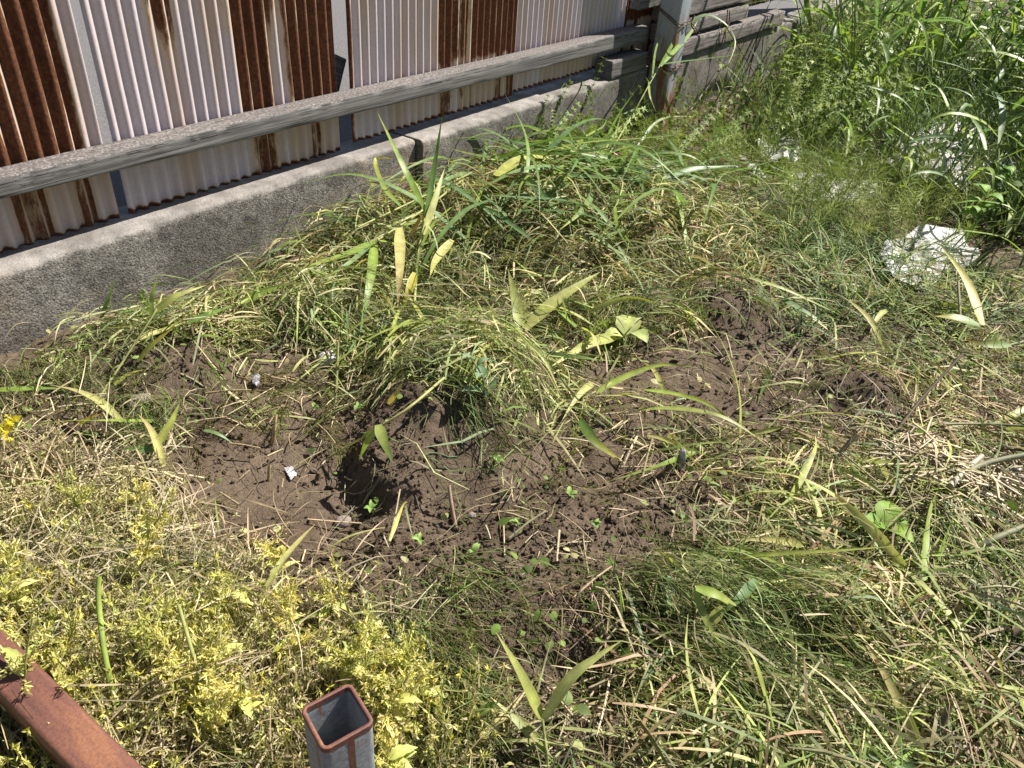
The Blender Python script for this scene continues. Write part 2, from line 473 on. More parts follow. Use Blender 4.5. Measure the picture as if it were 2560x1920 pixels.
def leaf_geo(path, width, c0, c1, nrm=(0, 0, 1), roll=0.0, fold=0.25, twist=0.0, n=14, base=0.5, wave=0.0):
    """a folded, tapering leaf blade along path; returns V,F,C,UV"""
    P = catmull(path, n); t = np.linspace(0, 1, n)
    tg = norm(np.gradient(P, axis=0))
    N = np.array(nrm, float)
    side = norm(np.cross(tg, N)); up = norm(np.cross(side, tg))
    ang = roll + twist * t
    s2 = side * np.cos(ang)[:, None] + up * np.sin(ang)[:, None]
    u2 = np.cross(s2, tg)
    W = width * 0.5 * np.minimum(1, base + 2.2 * t) * np.power(np.clip(1 - np.power(t, 1.7), 0, 1), 1.0)
    W = np.maximum(W, width * 0.012)
    wv = wave * width * np.sin(t * 19 + roll * 7)[:, None] * u2
    L = P - s2 * W[:, None] + u2 * (fold * W)[:, None] + wv
    Rr = P + s2 * W[:, None] + u2 * (fold * W)[:, None] - wv
    V = np.stack([L, P, Rr], 1).reshape(-1, 3)
    b = np.arange(n - 1) * 3
    F = np.concatenate([np.stack([b, b + 1, b + 4, b + 3], -1), np.stack([b + 1, b + 2, b + 5, b + 4], -1)])
    c = np.array(c0)[None] * (1 - t[:, None] ** 2) + np.array(c1)[None] * t[:, None] ** 2
    mid = c * 1.25
    C = np.stack([c, mid, c], 1).reshape(-1, 3)
    UV = np.stack([np.stack([np.zeros(n), t], 1), np.stack([np.full(n, .5), t], 1), np.stack([np.ones(n), t], 1)], 1).reshape(-1, 2)
    return V, F, C, UV

def tube_geo(path, r0, r1, c, sides=6, n=10):
    P = catmull(path, n)[None]
    R = np.linspace(r0, r1, n)[None]
    V, F, C = prisms(P, R, np.array([c], float), sides)
    k = len(V)
    return V, F, C

def shade(c, k): return tuple(v * k for v in c)

# ------------------------------------------------------------------ ground
def axis(lo, hi, step, far):
    a = list(np.arange(lo, hi, step)); s = step
    x = a[-1]
    while x < far:
        s *= 1.28; x += s; a.append(x)
    s = step; x = a[0]; b = []
    while x > -far:
        s *= 1.28; x -= s; b.append(x)
    return np.array(b[::-1] + a)

gx = axis(0.0, 2.75, 0.0058, 70.0); gy = axis(-0.35, 1.62, 0.0058, 70.0)
X, Y = np.meshgrid(gx, gy, indexing='ij')
Z = T(X, Y)
Z = np.where(Y > 1.72, -0.08, Z)
nx, ny = X.shape
idx = np.arange(nx * ny).reshape(nx, ny)
F = np.stack([idx[:-1, :-1], idx[1:, :-1], idx[1:, 1:], idx[:-1, 1:]], -1).reshape(-1, 4)
kind(obj("ground", mesh_np("ground", np.stack([X, Y, Z], -1).reshape(-1, 3), F), M["soil"]), "structure")

def grid_box(name, x0, x1, y0, y1, z0, z1, step, mat, parent=None, jit=0.0015, bev=0.004, fr=23.0, chips=0.0, taper=None, sides_detail=True):
    """a box along X with rounded long edges and an uneven skin; long axis X"""
    prof = []
    def seg(a, b, k):
        for i in range(k):
            t = i / k
            prof.append((a[0] * (1 - t) + b[0] * t, a[1] * (1 - t) + b[1] * t))
    ky = max(2, int((y1 - y0) / step)); kz = max(2, int((z1 - z0) / step))
    c = bev * 0.35
    seg((y0, z0 + bev), (y0, z1 - bev), kz); prof.append((y0, z1 - bev)); prof.append((y0 + c, z1 - c))
    seg((y0 + bev, z1), (y1 - bev, z1), ky); prof.append((y1 - bev, z1)); prof.append((y1 - c, z1 - c))
    seg((y1, z1 - bev), (y1, z0 + bev), 2); prof.append((y1, z0 + bev)); prof.append((y1 - c, z0 + c))
    seg((y1 - bev, z0), (y0 + bev, z0), 2); prof.append((y0 + bev, z0)); prof.append((y0 + c, z0 + c))
    prof = np.array(prof); npf = len(prof)
    cen = np.array([(y0 + y1) / 2, (z0 + z1) / 2])
    nxs = max(2, int((x1 - x0) / step) + 1)
    xs = np.linspace(x0, x1, nxs)
    PY = np.repeat(prof[None, :, 0], nxs, 0); PZ = np.repeat(prof[None, :, 1], nxs, 0); XX = np.repeat(xs[:, None], npf, 1)
    if taper is not None:
        k = (PZ - z0) / (z1 - z0)
        zz0, zz1 = taper(XX)
        PZ = zz0 * (1 - k) + zz1 * k
    s = np.cumsum(np.r_[0, np.hypot(*np.diff(prof, axis=0).T)])[None, :] * np.ones((nxs, 1))
    d = fbm(XX * fr + x0 * 3, s * fr + 5, 3) * jit * 2
    ed = np.minimum(np.abs(PY - y0) + np.abs(PZ - z1), 9)
    if chips: d = d - chips * np.exp(-(ed / 0.016) ** 2) * np.clip(fbm(XX * 31, s * 31 + 3, 2) + 0.25, 0, 1) * 2
    dy = np.where(np.abs(prof[:, 0] - y0) < bev, -1.0, np.where(np.abs(prof[:, 0] - y1) < bev, 1.0, 0.0))[None]
    dz = np.where(np.abs(prof[:, 1] - z1) < bev, 1.0, np.where(np.abs(prof[:, 1] - z0) < bev, -1.0, 0.0))[None]
    PY = PY + dy * d; PZ = PZ + dz * d
    V = np.stack([XX, PY, PZ], -1).reshape(-1, 3)
    i = np.arange(nxs - 1)[:, None] * npf; j = np.arange(npf)[None]
    j2 = (j + 1) % npf
    F = np.stack([i + j, i + j2, i + npf + j2, i + npf + j], -1).reshape(-1, 4)
    # end caps as fans of quads collapsed on the centre
    V = np.vstack([V, [x0, *cen], [x1, *cen]])
    ca, cb = nxs * npf, nxs * npf + 1
    jj = np.arange(0, npf); jn = (jj + 1) % npf
    F = F[:, ::-1]
    capA = np.stack([np.full(npf, ca), jn, jj], -1); capB = np.stack([np.full(npf, cb), (nxs - 1) * npf + jj, (nxs - 1) * npf + jn], -1)
    me = mesh_np(name, V, F)
    # append caps through from_pydata-free path: build second mesh joined by bmesh
    import bmesh
    bm = bmesh.new(); bm.from_mesh(me); bm.verts.ensure_lookup_table()
    for t in np.vstack([capA, capB]):
        try: bm.faces.new([bm.verts[int(q)] for q in t]).smooth = False
        except ValueError: pass
    bmesh.ops.recalc_face_normals(bm, faces=bm.faces)
    bm.to_mesh(me); bm.free()
    return obj(name, me, mat, parent)

# road behind the fence
rx = np.linspace(-30, 60, 60); ry = np.r_[1.72, np.linspace(1.8, 4, 20), np.geomspace(4.3, 60, 25)]
X, Y = np.meshgrid(rx, ry, indexing='ij')
idx = np.arange(X.size).reshape(X.shape)
F = np.stack([idx[:-1, :-1], idx[1:, :-1], idx[1:, 1:], idx[:-1, 1:]], -1).reshape(-1, 4)
kind(obj("road", mesh_np("road", np.stack([X, Y, np.full(X.shape, 0.13) + 0.003 * fbm(X * 2, Y * 2)], -1).reshape(-1, 3), F), M["asphalt"]), "structure")

# ------------------------------------------------------------------ concrete wall of precast blocks
wall = empty("concrete_wall", (2.0, 1.63, -0.2))
tag(wall, "low grey aggregate concrete wall of precast blocks under the corrugated fence", "wall")
WY = 1.570
def block(x0, x1, dy, dz, step=0.007):
    o = grid_box("block", x0 - 2.0, x1 - 2.0, WY + dy - 1.63, 1.715 + dy - 1.63, -0.05, 0.193 + dz + 0.2, step, M["concrete"], wall, jit=0.0006, bev=0.010, fr=60, chips=0.005)
    return o
block(-0.9, 0.02, 0.004, 0.0, 0.012); block(0.026, 1.756, 0.006, 0.0); block(1.764, 2.488, -0.014, 0.002); block(2.494, 3.30, -0.004, -0.004, 0.009)
block(3.306, 4.6, 0.004, -0.006, 0.010); block(4.606, 6.2, 0.004, -0.006, 0.02); block(6.206, 8.5, 0.004, -0.006, 0.03)

# ------------------------------------------------------------------ corrugated sheets
PITCH = 0.0328
def sheet(name, label, xl, xr, zb, yoff, rust_fn, lean=0.0, phase=0.0, zt=1.95, bottom_rust=0.8):
    nw = (xr - xl) / PITCH
    ncol = int(nw * 14) + 1
    us = np.linspace(0, xr - xl, ncol)
    zs = np.r_[np.arange(zb, 0.75, 0.0065), np.linspace(0.76, zt, 60)]
    U, Zz = np.meshgrid(us, zs, indexing='ij')
    ph = U / PITCH + phase
    ang = 2 * math.pi * ph
    prof = np.sin(ang)
    prof = np.sign(prof) * np.power(np.abs(prof), 0.85)
    h = Zz - zb
    Yy = 1.662 + yoff - 0.0058 * prof - lean * h + 0.003 * fbm(U * 4 + xl, Zz * 3, 2)
    zz = Zz + 0.003 * np.clip(1 - h / 0.03, 0, 1) * fbm(U * 90 + xl * 3, Zz * 0 + 2, 2)
    xx = xl + U + 0.002 * fbm(Zz * 4 + xl, U * 0 + 1, 2)
    wi = np.floor(ph).astype(int); fr = ph - wi
    rust = rust_fn(wi, fr, U / (xr - xl), h)
    edge = sstep(0.017 + 0.005 * np.cos(ang) + 0.014 * fbm(U * 9 + xl, h * 0 + 3, 2), 0.003, h) * bottom_rust * 0.85
    se = np.exp(-(np.minimum(U, (xr - xl) - U) / 0.006) ** 2) * 0.12
    rust = np.clip(np.maximum(rust, edge) + se, 0, 1)
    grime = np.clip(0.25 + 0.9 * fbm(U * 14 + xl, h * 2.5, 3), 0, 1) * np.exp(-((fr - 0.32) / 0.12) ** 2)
    V = np.stack([xx, Yy, zz], -1).reshape(-1, 3)
    stain = np.clip(1.3 * fbm(U * 16 + xl * 5, h * 2.2, 3) + .15 + .45 * sstep(.20, .10, h) * np.interp(U / (xr - xl), [0, .3, .6, 1], [.3, .4, .9, 1.1]), 0, 1)
    C = np.stack([rust, grime, stain], -1).reshape(-1, 3)
    a, b = U.shape
    idx = np.arange(a * b).reshape(a, b)
    F = np.stack([idx[:-1, :-1], idx[1:, :-1], idx[1:, 1:], idx[:-1, 1:]], -1).reshape(-1, 4)
    me = mesh_np(name, V - np.array([xl, 1.662, zb]), F, C)
    o = obj(name, me, M["sheet"], loc=(xl, 1.662, zb))
    md = o.modifiers.new("thickness", 'SOLIDIFY'); md.thickness = 0.0009; md.offset = 1
    return tag(o, label, "metal sheet", "corrugated fence sheets")

def streaks(levels, seed, wid=0.62, cen=0.0):
    """levels: list of (rust 0..1 at rail height, length upward reach, below rail) by wave position"""
    rs = np.random.default_rng(seed)
    r0 = rs.random(80)
    def fn(wi, fr, un, h):
        lv = np.interp(un, [a for a, _, _ in levels], [b for _, b, _ in levels])
        top = np.interp(un, [a for a, _, _ in levels], [c for _, _, c in levels])
        k = r0[wi % 80]
        amt = np.clip(lv * 1.7 + (k - 0.5) * 0.7 * (lv < .85), 0, 1.2) * sstep(0.05, 0.25, lv)
        amt = amt * (1 - (0.35 + .4 * (r0[(wi + 7) % 80] > .4)) * sstep(0.19, 0.13, h))
        drip = np.clip(top * (0.5 + k) * 1.2, 0, 1.2) * sstep(0.34 - 0.25 * k, 0.46, h)
        amt = np.maximum(amt, drip)
        d = np.abs(((fr - cen + 0.5) % 1.0) - 0.5)
        halfw = 0.5 * wid * (0.6 + 0.5 * np.clip(amt, 0, 1)) * (1 + 0.35 * fbm(wi * 3.7 + h * 7, wi * 1.3 + h * 3, 2))
        return np.clip(amt, 0, 1) * 0.72 * sstep(halfw + 0.16, halfw - 0.08, d) + .16 * fbm(wi * 1.7 + fr * 2 + h * 5, h * 16, 3)
    return fn

sheet("corrugated_sheet", "heavily rusted corrugated sheet with pale streaks, leftmost, left of the first gap", -0.02, 0.843, 0.192, 0.0,
      streaks([(0, .5, .5), (.35, .75, .9), (.6, .95, 1), (.93, .95, 1), (.965, .05, .1), (1, .02, 0)], 1, wid=0.85))
sheet("corrugated_sheet", "lilac corrugated sheet whose right third is rust brown, between the two gaps", 0.868, 1.526, 0.193, 0.001,
      streaks([(0, 0, 0), (.17, 0, .1), (.22, .05, .7), (.3, 0, .5), (.4, .03, .15), (.5, .10, .35), (.56, .8, .9), (.64, .75, .8), (.68, .1, .7), (.74, .15, .6), (.79, .9, 1), (1, 1.0, 1)], 2, wid=0.78))
sheet("corrugated_sheet", "lilac corrugated sheet with torn rusty bottom corner right of the second gap", 1.575, 2.365, 0.205, -0.003,
      streaks([(0, .9, 1), (.035, .1, .2), (.3, .12, .2), (.45, .15, .2), (.52, .75, .7), (.6, .3, .3), (.66, .3, .3), (.72, .85, .9), (1, 1.0, 1)], 3, wid=0.72))
sheet("corrugated_sheet", "clean pale lilac corrugated sheet running up to the steel post", 2.30, 3.17, 0.212, 0.006,
      streaks([(0, .12, .1), (.1, .02, 0), (1, .02, .05)], 4))
sheet("corrugated_sheet", "narrow rust brown corrugated sheet showing just behind the steel post", 3.15, 3.72, 0.212, 0.013,
      streaks([(0, .9, 1), (1, .9, 1)], 5, wid=0.9))
sheet("corrugated_sheet", "rusty corrugated sheet behind the stacked boards beyond the steel post", 3.70, 4.95, 0.30, 0.013,
      streaks([(0, .8, 1), (.5, .9, 1), (1, .9, 1)], 6, wid=0.9))
sheet("corrugated_sheet", "far corrugated sheet hidden behind green climbing weeds", 4.97, 6.6, 0.30, 0.013,
      streaks([(0, .4, .4), (1, .7, .6)], 8, wid=0.8))

# ------------------------------------------------------------------ timber
def rail_z(x):
    return 0.331 - 0.0115 * (x + 0.0), 0.366 - 0.0035 * x
o = grid_box("wood_rail", -1.0, 3.26, 1.590, 1.652, 0.31, 0.36, 0.012, M["wood"], None, jit=0.0006, bev=0.004, fr=9, chips=0.003,
             taper=lambda x: (rail_z(x)[0] + 0.002 * np.sin(x * 2.1), rail_z(x)[1] + 0.002 * np.sin(x * 2.1)))
tag(o, "long weathered grey timber rail running across the front of the corrugated sheets", "timber rail")
o = grid_box("wood_rail", -1.0, 6.4, 1.592, 1.652, 1.00, 1.05, 0.05, M["wood"], None, jit=0.001)
tag(o, "middle timber rail of the corrugated fence, above the long weathered one", "timber rail")
o = grid_box("wood_rail", -1.0, 6.4, 1.592, 1.652, 1.75, 1.80, 0.05, M["wood"], None, jit=0.001)
tag(o, "topmost timber rail along the upper edge of the corrugated fence", "timber rail")
o = grid_box("wood_block", 2.93, 3.245, 1.566, 1.640, 0.188, 0.262, 0.012, M["wood"], None, jit=0.0015, bev=0.004, fr=16)
tag(o, "short square grey timber block on the wall top under the rail by the post", "timber")
o = grid_box("wood_offcut", 3.17, 3.60, 1.600, 1.650, 0.425, 0.475, 0.012, M["wood"], None, jit=0.0015, bev=0.004, fr=16)
tag(o, "short timber offcut end poking out behind the steel post above the rail", "timber")
o = grid_box("wood_board", 3.36, 4.95, 1.560, 1.625, 0.193, 0.268, 0.012, M["wood2"], None, jit=0.0012, bev=0.004, fr=10, chips=0.008)
tag(o, "lowest weathered board lying on the wall top beyond the steel post", "board")
o = grid_box("wood_board", 3.36, 4.36, 1.568, 1.630, 0.284, 0.352, 0.012, M["wood2"], None, jit=0.0012, bev=0.004, fr=10, chips=0.006)
tag(o, "second weathered board up, with a free end, beyond the steel post", "board")
o = grid_box("wood_board", 3.36, 4.9, 1.575, 1.635, 0.366, 0.45, 0.012, M["wood2"], None, jit=0.0012, bev=0.004, fr=10, chips=0.006)
tag(o, "uppermost weathered board of the stack beyond the steel post", "board")
# dark brace seen in the second gap
me = grid_box("wood_brace", -0.02, 0.02, -0.012, 0.012, -0.11, 0.11, 0.01, M["wood"], None, jit=0.0008, bev=0.003)
me.location = (1.552, 1.72, 0.33); me.rotation_euler = (0, 0.42, 0)
tag(me, "slanting grey wooden brace behind the gap between two corrugated sheets", "timber")

# ------------------------------------------------------------------ square steel tubes
def square_tube(name, size, wall_t, z0, z1, matr, rim=None, rad=0.007):
    """open square tube, axis Z, rounded corners"""
    def ring(s, r, k=5):
        pts = []
        for cx, cy, a0 in ((1, 1, 0), (-1, 1, 90), (-1, -1, 180), (1, -1, 270)):
            for i in range(k + 1):
                a = math.radians(a0 + 90 * i / k)
                pts.append((cx * (s / 2 - r) + r * math.cos(a), cy * (s / 2 - r) + r * math.sin(a)))
        return np.array(pts)
    o_ = ring(size, rad); i_ = ring(size - 2 * wall_t, max(rad - wall_t, 0.002))
    k = len(o_)
    rings = []
    nz = 24
    zs = np.linspace(z0, z1, nz)
    for z in zs: rings.append(np.c_[o_, np.full(k, z)])
    rings.append(np.c_[o_ * 0.99, np.full(k, z1 + 0.0006)])
    rings.append(np.c_[i_ * 1.01, np.full(k, z1 + 0.0006)])
    for z in zs[::-1]: rings.append(np.c_[i_, np.full(k, z)])
    V = np.concatenate(rings); n = len(rings)
    a = np.arange(n - 1)[:, None] * k; j = np.arange(k)[None]; j2 = (j + 1) % k
    F = np.stack([a + j, a + j2, a + k + j2, a + k + j], -1).reshape(-1, 4)
    return V, F, k, nz

# fence post
V, F, _, _ = square_tube("p", 0.100, 0.003, 0, 2.2, None, rad=0.006)
post = empty("steel_post", (3.305, 1.506, -0.15))
tag(post, "tall square galvanised steel fence post streaked with rust, in front of the wall", "post")
obj("tube", mesh_np("tube", V, F, smooth=True), M["post"], post)

# standing stub
bl = np.array([at_z(*p, .30) for p in [(748, 1780), (873, 1713), (934, 1820), (802, 1903)]])
cen = bl.mean(0); d = bl[1] - bl[0]; yaw = math.atan2(d[1], d[0])
stub = empty("square_tube_stub", (cen[0] - 0.004, cen[1] - 0.004, -0.02))
tag(stub, "open ended upright square galvanised tube with rusty rim among yellow weeds", "metal tube")
V, F, k, nz = square_tube("s", 0.0495, 0.0027, 0, 0.32, None)
tb = obj("tube", mesh_np("tube", V, F), M["tube"], stub)
V2, F2, k2, nz2 = square_tube("r", 0.0503, 0.0036, 0.315, 0.3208, None)
rimo = obj("rim", mesh_np("rim", V2, F2), M["rust"], stub)
seam = np.array([(0.0005 + (0.0035 if i % 2 else -0.0030), -0.0252, z) for z in np.linspace(0.05, 0.3155, 10) for i in (0, 1)])
sf = np.array([[2 * i, 2 * i + 1, 2 * i + 3, 2 * i + 2] for i in range(9)])
obj("weld_seam", mesh_np("weld_seam", seam, sf), M["rust"], stub)
stub.rotation_euler = (math.radians(-1.5), math.radians(1.0), yaw)

# lying rusty tube, lower left
V, F, _, _ = square_tube("l", 0.047, 0.0026, -0.9, 0.9, None, rad=0.007)
lt = empty("rusty_tube_rail", (0, 0, 0))
tag(lt, "rust brown square steel tube lying level above the yellow weeds", "metal tube")
obj("tube", mesh_np("tube", V, F), M["rust"], lt)
a = (at_z(0, 1563, .13) + at_z(0, 1738, .13)) / 2; b = (at_z(359, 1920, .13) + at_z(177, 1920, .13)) / 2
lt.location = tuple((a + b) / 2 + np.array([0, 0, -0.0235]))
lt.rotation_euler = Vector(tuple(b - a)).to_track_quat('Z', 'Y').to_euler()

# wire ties
def wire(name, label, paths, r=0.0022):
    root = empty(name, paths[0][0]); tag(root, label, "wire")
    for p in paths:
        V, F, C = tube_geo(p, r, r, (0.1, 0.05, 0.03), 5, 40)
        obj("strand", mesh_np("strand", V - np.array(paths[0][0]), F), M["wire"], root)
    return root

def loop_round(z, tilt=0.0, turns=1, off=0.0):
    x0, x1, y0, y1 = 3.252 - off, 3.358 + off, 1.453 - off, 1.559 + off
    pts = []
    for _ in range(turns):
        pts += [(x0, y1, z), (x0, (y0 + y1) / 2, z - tilt / 2), (x0, y0, z - tilt), ((x0 + x1) / 2, y0, z - tilt), (x1, y0, z - tilt * .8), (x1, y1, z)]
    return pts + [(x0, y1, z + 0.004)]
wire("tie_wire", "rusty wire twisted round the steel post just above the timber rail", [loop_round(0.438, 0.05), loop_round(0.432, 0.055, off=.002), [(3.36, 1.45, 0.385), (3.40, 1.44, 0.36), (3.44, 1.43, 0.33)], [(3.362, 1.452, 0.388), (3.372, 1.442, 0.41), (3.365, 1.446, 0.375), (3.42, 1.44, 0.335)]])
wire("tie_wire", "rusty wire wound round the steel post below the timber rail", [loop_round(0.235, 0.02), loop_round(0.226, 0.012, off=.002), loop_round(0.218, 0.018, off=.001)])
wire("tie_wire", "rusty wire knotted round the stacked boards beyond the steel post",
     [[(4.02, 1.552, 0.36), (4.03, 1.548, 0.30), (4.03, 1.548, 0.22), (4.02, 1.555, 0.185)], [(4.05, 1.552, 0.35), (4.06, 1.545, 0.29), (4.0, 1.543, 0.26), (4.05, 1.54, 0.30), (4.02, 1.54, 0.27), (4.06, 1.545, 0.2)],
      [(4.05, 1.545, 0.27), (4.16, 1.50, 0.17), (4.28, 1.43, 0.04), (4.30, 1.42, 0.0)]], r=0.0025)

# ------------------------------------------------------------------ uncountable ground cover
XR = (-0.7, 9.0); YR = (-1.0, 1.56)
def scatter(n, weight, seed, power=1.35, ymax=1.55):
    r = np.random.default_rng(seed)
    xs, ys, tot = [], [], 0
    while tot < n:
        m_ = 60000
        d = np.power(r.random(m_), 2.0) * 8.5 + 0.2          # favour nearness, radially
        th = np.radians(r.uniform(-28, 92, m_))
        x = d * np.cos(th); y = d * np.sin(th)
        ok = (y < ymax) & (y > -1.2) & (x > -0.6)
        x, y = x[ok], y[ok]
        wgt = weight(x, y)
        ok = r.random(len(x)) < wgt
        xs.append(x[ok]); ys.append(y[ok]); tot += ok.sum()
    return np.concatenate(xs)[:n], np.concatenate(ys)[:n], r

def pick(r, n, pal):
    pal = np.array(pal, float)
    i = r.integers(0, len(pal), n); j = r.integers(0, len(pal), n); t = r.random((n, 1)) * 0.5
    return (pal[i] * (1 - t) + pal[j] * t) * r.uniform(0.75, 1.25, (n, 1))

def patchy(x, y):
    """weathering of the plants in patches: some yellower and drier, some fresher"""
    a = fbm(x * 6 + 31, y * 6, 2)[:, None]; b = fbm(x * 15, y * 15 + 12, 2)[:, None]
    return np.clip(1 + np.hstack([.45 * a + .6 * b, .25 * a + .6 * b, .3 * a + .5 * b]), .45, 1.7)

def lying(n, weight, seed, L, W, lift, pal, curve=6.0, arch=0.012, k=5, az=None, tilt=0.15, taper=True, prism=False, tip=None):
    x, y, r = scatter(n, weight, seed)
    Ls = r.uniform(*L, n); Ws = r.uniform(*W, n)
    psi = 9.0 * fbm(x * 4.3 + seed, y * 4.3, 2) + np.where(r.random(n) < .35, r.uniform(0, 6.28, n), r.normal(0, .55, n)) if az is None else az(x, y, r)
    kap = r.normal(0, curve, n)
    s = np.linspace(0, 1, k)[None] * Ls[:, None]
    ang = psi[:, None] + kap[:, None] * (s - Ls[:, None] / 2)
    ds = Ls / (k - 1)
    dx = np.cos(ang) * ds[:, None]; dy = np.sin(ang) * ds[:, None]
    px = x[:, None] + np.cumsum(dx, 1) - dx.sum(1)[:, None] / 2; py = y[:, None] + np.cumsum(dy, 1) - dy.sum(1)[:, None] / 2
    ok = (py.max(1) < 1.555)
    px, py, Ls, Ws, psi, ang, s = px[ok], py[ok], Ls[ok], Ws[ok], psi[ok], ang[ok], s[ok]
    n = ok.sum()
    t = np.linspace(0, 1, k)[None]
    lf = np.minimum(r.exponential(lift, n), lift * 4)
    z = T(px, py, False) + 0.004 + lf[:, None] + (r.uniform(0, arch, n)[:, None]) * np.sin(math.pi * t) * (Ls[:, None] / 0.06) + (np.abs(r.normal(0, tilt, n)) * Ls)[:, None] * t
    P = np.stack([px, py, z], -1)
    c = pick(r, n, pal) * patchy(px[:, 0], py[:, 0])
    if prism:
        R = np.repeat(Ws[:, None] / 2, k, 1)
        return prisms(P, R, c, 3)
    roll = r.uniform(-1.1, 1.1, n)[:, None]
    sd = np.stack([-np.sin(ang) * np.cos(roll), np.cos(ang) * np.cos(roll), np.sin(roll) * np.ones_like(ang)], -1)
    wp = (np.minimum(1, 0.55 + 2 * t) * np.sqrt(np.clip(1.02 - t ** 1.6, 0.02, 1)) if taper else np.ones_like(t))
    S = sd * (Ws[:, None] * 0.5 * wp)[..., None]
    return ribbons(P, S, c, c * np.array(tip or (1, 1, 1)))

def standing(n, weight, seed, L, W, pal, lean=(0.2, 0.9), az=None, k=5, clump=1, cr=0.02, droop=0.5):
    nc = max(1, n // clump)
    cx, cy, r = scatter(nc, weight, seed)
    x = np.repeat(cx, clump) + r.normal(0, cr, nc * clump); y = np.repeat(cy, clump) + r.normal(0, cr, nc * clump)
    n = nc * clump
    Ls = r.uniform(*L, n); Ws = r.uniform(*W, n)
    psi = r.uniform(0, 2 * math.pi, n) if az is None else az(x, y, r)
    ln = r.uniform(*lean, n)
    t = np.linspace(0, 1, k)[None]
    a = ln[:, None] + droop * r.uniform(0.3, 1.3, n)[:, None] * t            # angle from vertical along the blade
    ds = (Ls / (k - 1))[:, None]
    hx = np.cumsum(np.sin(a) * ds, 1) - np.sin(a) * ds; hz = np.cumsum(np.cos(a) * ds, 1) - np.cos(a) * ds
    px = x[:, None] + hx * np.cos(psi)[:, None]; py = np.minimum(y[:, None] + hx * np.sin(psi)[:, None], 1.56)
    z = T(x, y, False)[:, None] + hz - 0.003
    z = np.maximum(z, T(px, py, False) + 0.003)
    P = np.stack([px, py, z], -1)
    roll = r.uniform(-0.8, 0.8, n)
    sd = np.stack([-np.sin(psi + roll), np.cos(psi + roll), np.zeros(n)], -1)[:, None, :]
    wp = np.minimum(1, 0.6 + 1.5 * t) * np.sqrt(np.clip(1.02 - t ** 1.8, 0.02, 1))
    c = pick(r, n, pal) * patchy(x, y)
    return ribbons(P, sd * (Ws[:, None] * 0.5 * wp)[..., None], c)

def whorls(n, weight, seed, L, nodes, per, leaf, lw, pal, stempal, fine=False, lean=(0.3, 1.2), up=0.35, az=None, stemw=0.0016, paths=None):
    """stems with rings of narrow leaves or branches at every node"""
    if paths is None:
        x, y, r = scatter(n, weight, seed)
        Ls = r.uniform(*L, n); psi = r.uniform(0, 2 * math.pi, n) if az is None else az(x, y, r)
        ln = r.uniform(*lean, n); kap = r.normal(0, 3, n)
        k = nodes + 1
        t = np.linspace(0, 1, k)[None]
        a = np.minimum(ln[:, None] + 0.7 * t * r.uniform(0, 1.2, n)[:, None], 1.62)
        ds = (Ls / nodes)[:, None]
        an = psi[:, None] + kap[:, None] * t * Ls[:, None]
        px = x[:, None] + np.cumsum(np.sin(a) * np.cos(an) * ds, 1); py = np.minimum(y[:, None] + np.cumsum(np.sin(a) * np.sin(an) * ds, 1), 1.562)
        z = T(x, y, False)[:, None] + np.cumsum(np.cos(a) * ds, 1)
        z = np.maximum(z, T(px, py, False) + 0.006)
        P = np.stack([px, py, z], -1)
    else:
        P = paths; n, k, _ = P.shape; r = np.random.default_rng(seed)
    tg = norm(np.gradient(P, axis=1))
    V1 = prisms(P, np.full((n, k), stemw / 2), pick(r, n, stempal), 3)
    ref = np.where(np.abs(tg[..., 2:3]) > 0.9, np.array([1., 0, 0]), np.array([0, 0, 1.]))
    A = norm(np.cross(tg, ref)); B = np.cross(tg, A)
    c0 = pick(r, n, pal)
    out = [V1]
    for q in range(per):
        th = 2 * math.pi * (q + r.random((n, k))) / per
        dirn = norm((A * np.cos(th)[..., None] + B * np.sin(th)[..., None]) + tg * up + r.normal(0, 0.12, (n, k, 3)))
        ll = leaf * r.uniform(0.6, 1.15, (n, k))[..., None]
        s = norm(np.cross(dirn, tg)) * lw / 2
        p0 = P; p1 = P + dirn * ll * 0.5; p2 = P + dirn * ll + tg * ll * (0.22 if fine else -0.05) + np.array([0, 0, -0.12]) * ll * (1.0 if fine else 0.5)
        PP = np.stack([p0, p1, p2], 2).reshape(-1, 3, 3)
        SS = np.stack([s * 0.6, s, s * (0.35 if not fine else 0.6)], 2).reshape(-1, 3, 3)
        c = np.repeat(c0, k, 0) * r.uniform(0.8, 1.25, (n * k, 1))
        out.append(ribbons(PP, SS, c))
    return cat_parts(out)[:3]

def stuff(name, label, parts, mat, cat):
    V, F, C, _ = cat_parts(parts)
    o = obj(name, mesh_np(name, V, F, C), mat)
    kind(o, "stuff"); tag(o, label, cat)
    return o

_zc = 0
def zone(blobs, base=0.0, suppress=0.975, p=2.0, gain=1.0):
    global _zc
    _zc += 1; o_ = _zc * 7.7
    def fn(x, y):
        cl = sstep(-0.30, 0.22, fbm(x * 11 + o_, y * 11 - o_, 2))
        return np.clip(base + gain * field(blobs, x, y, p), 0, 1) * (1 - suppress * bare(x, y)) * (0.10 + 0.90 * cl)
    return fn

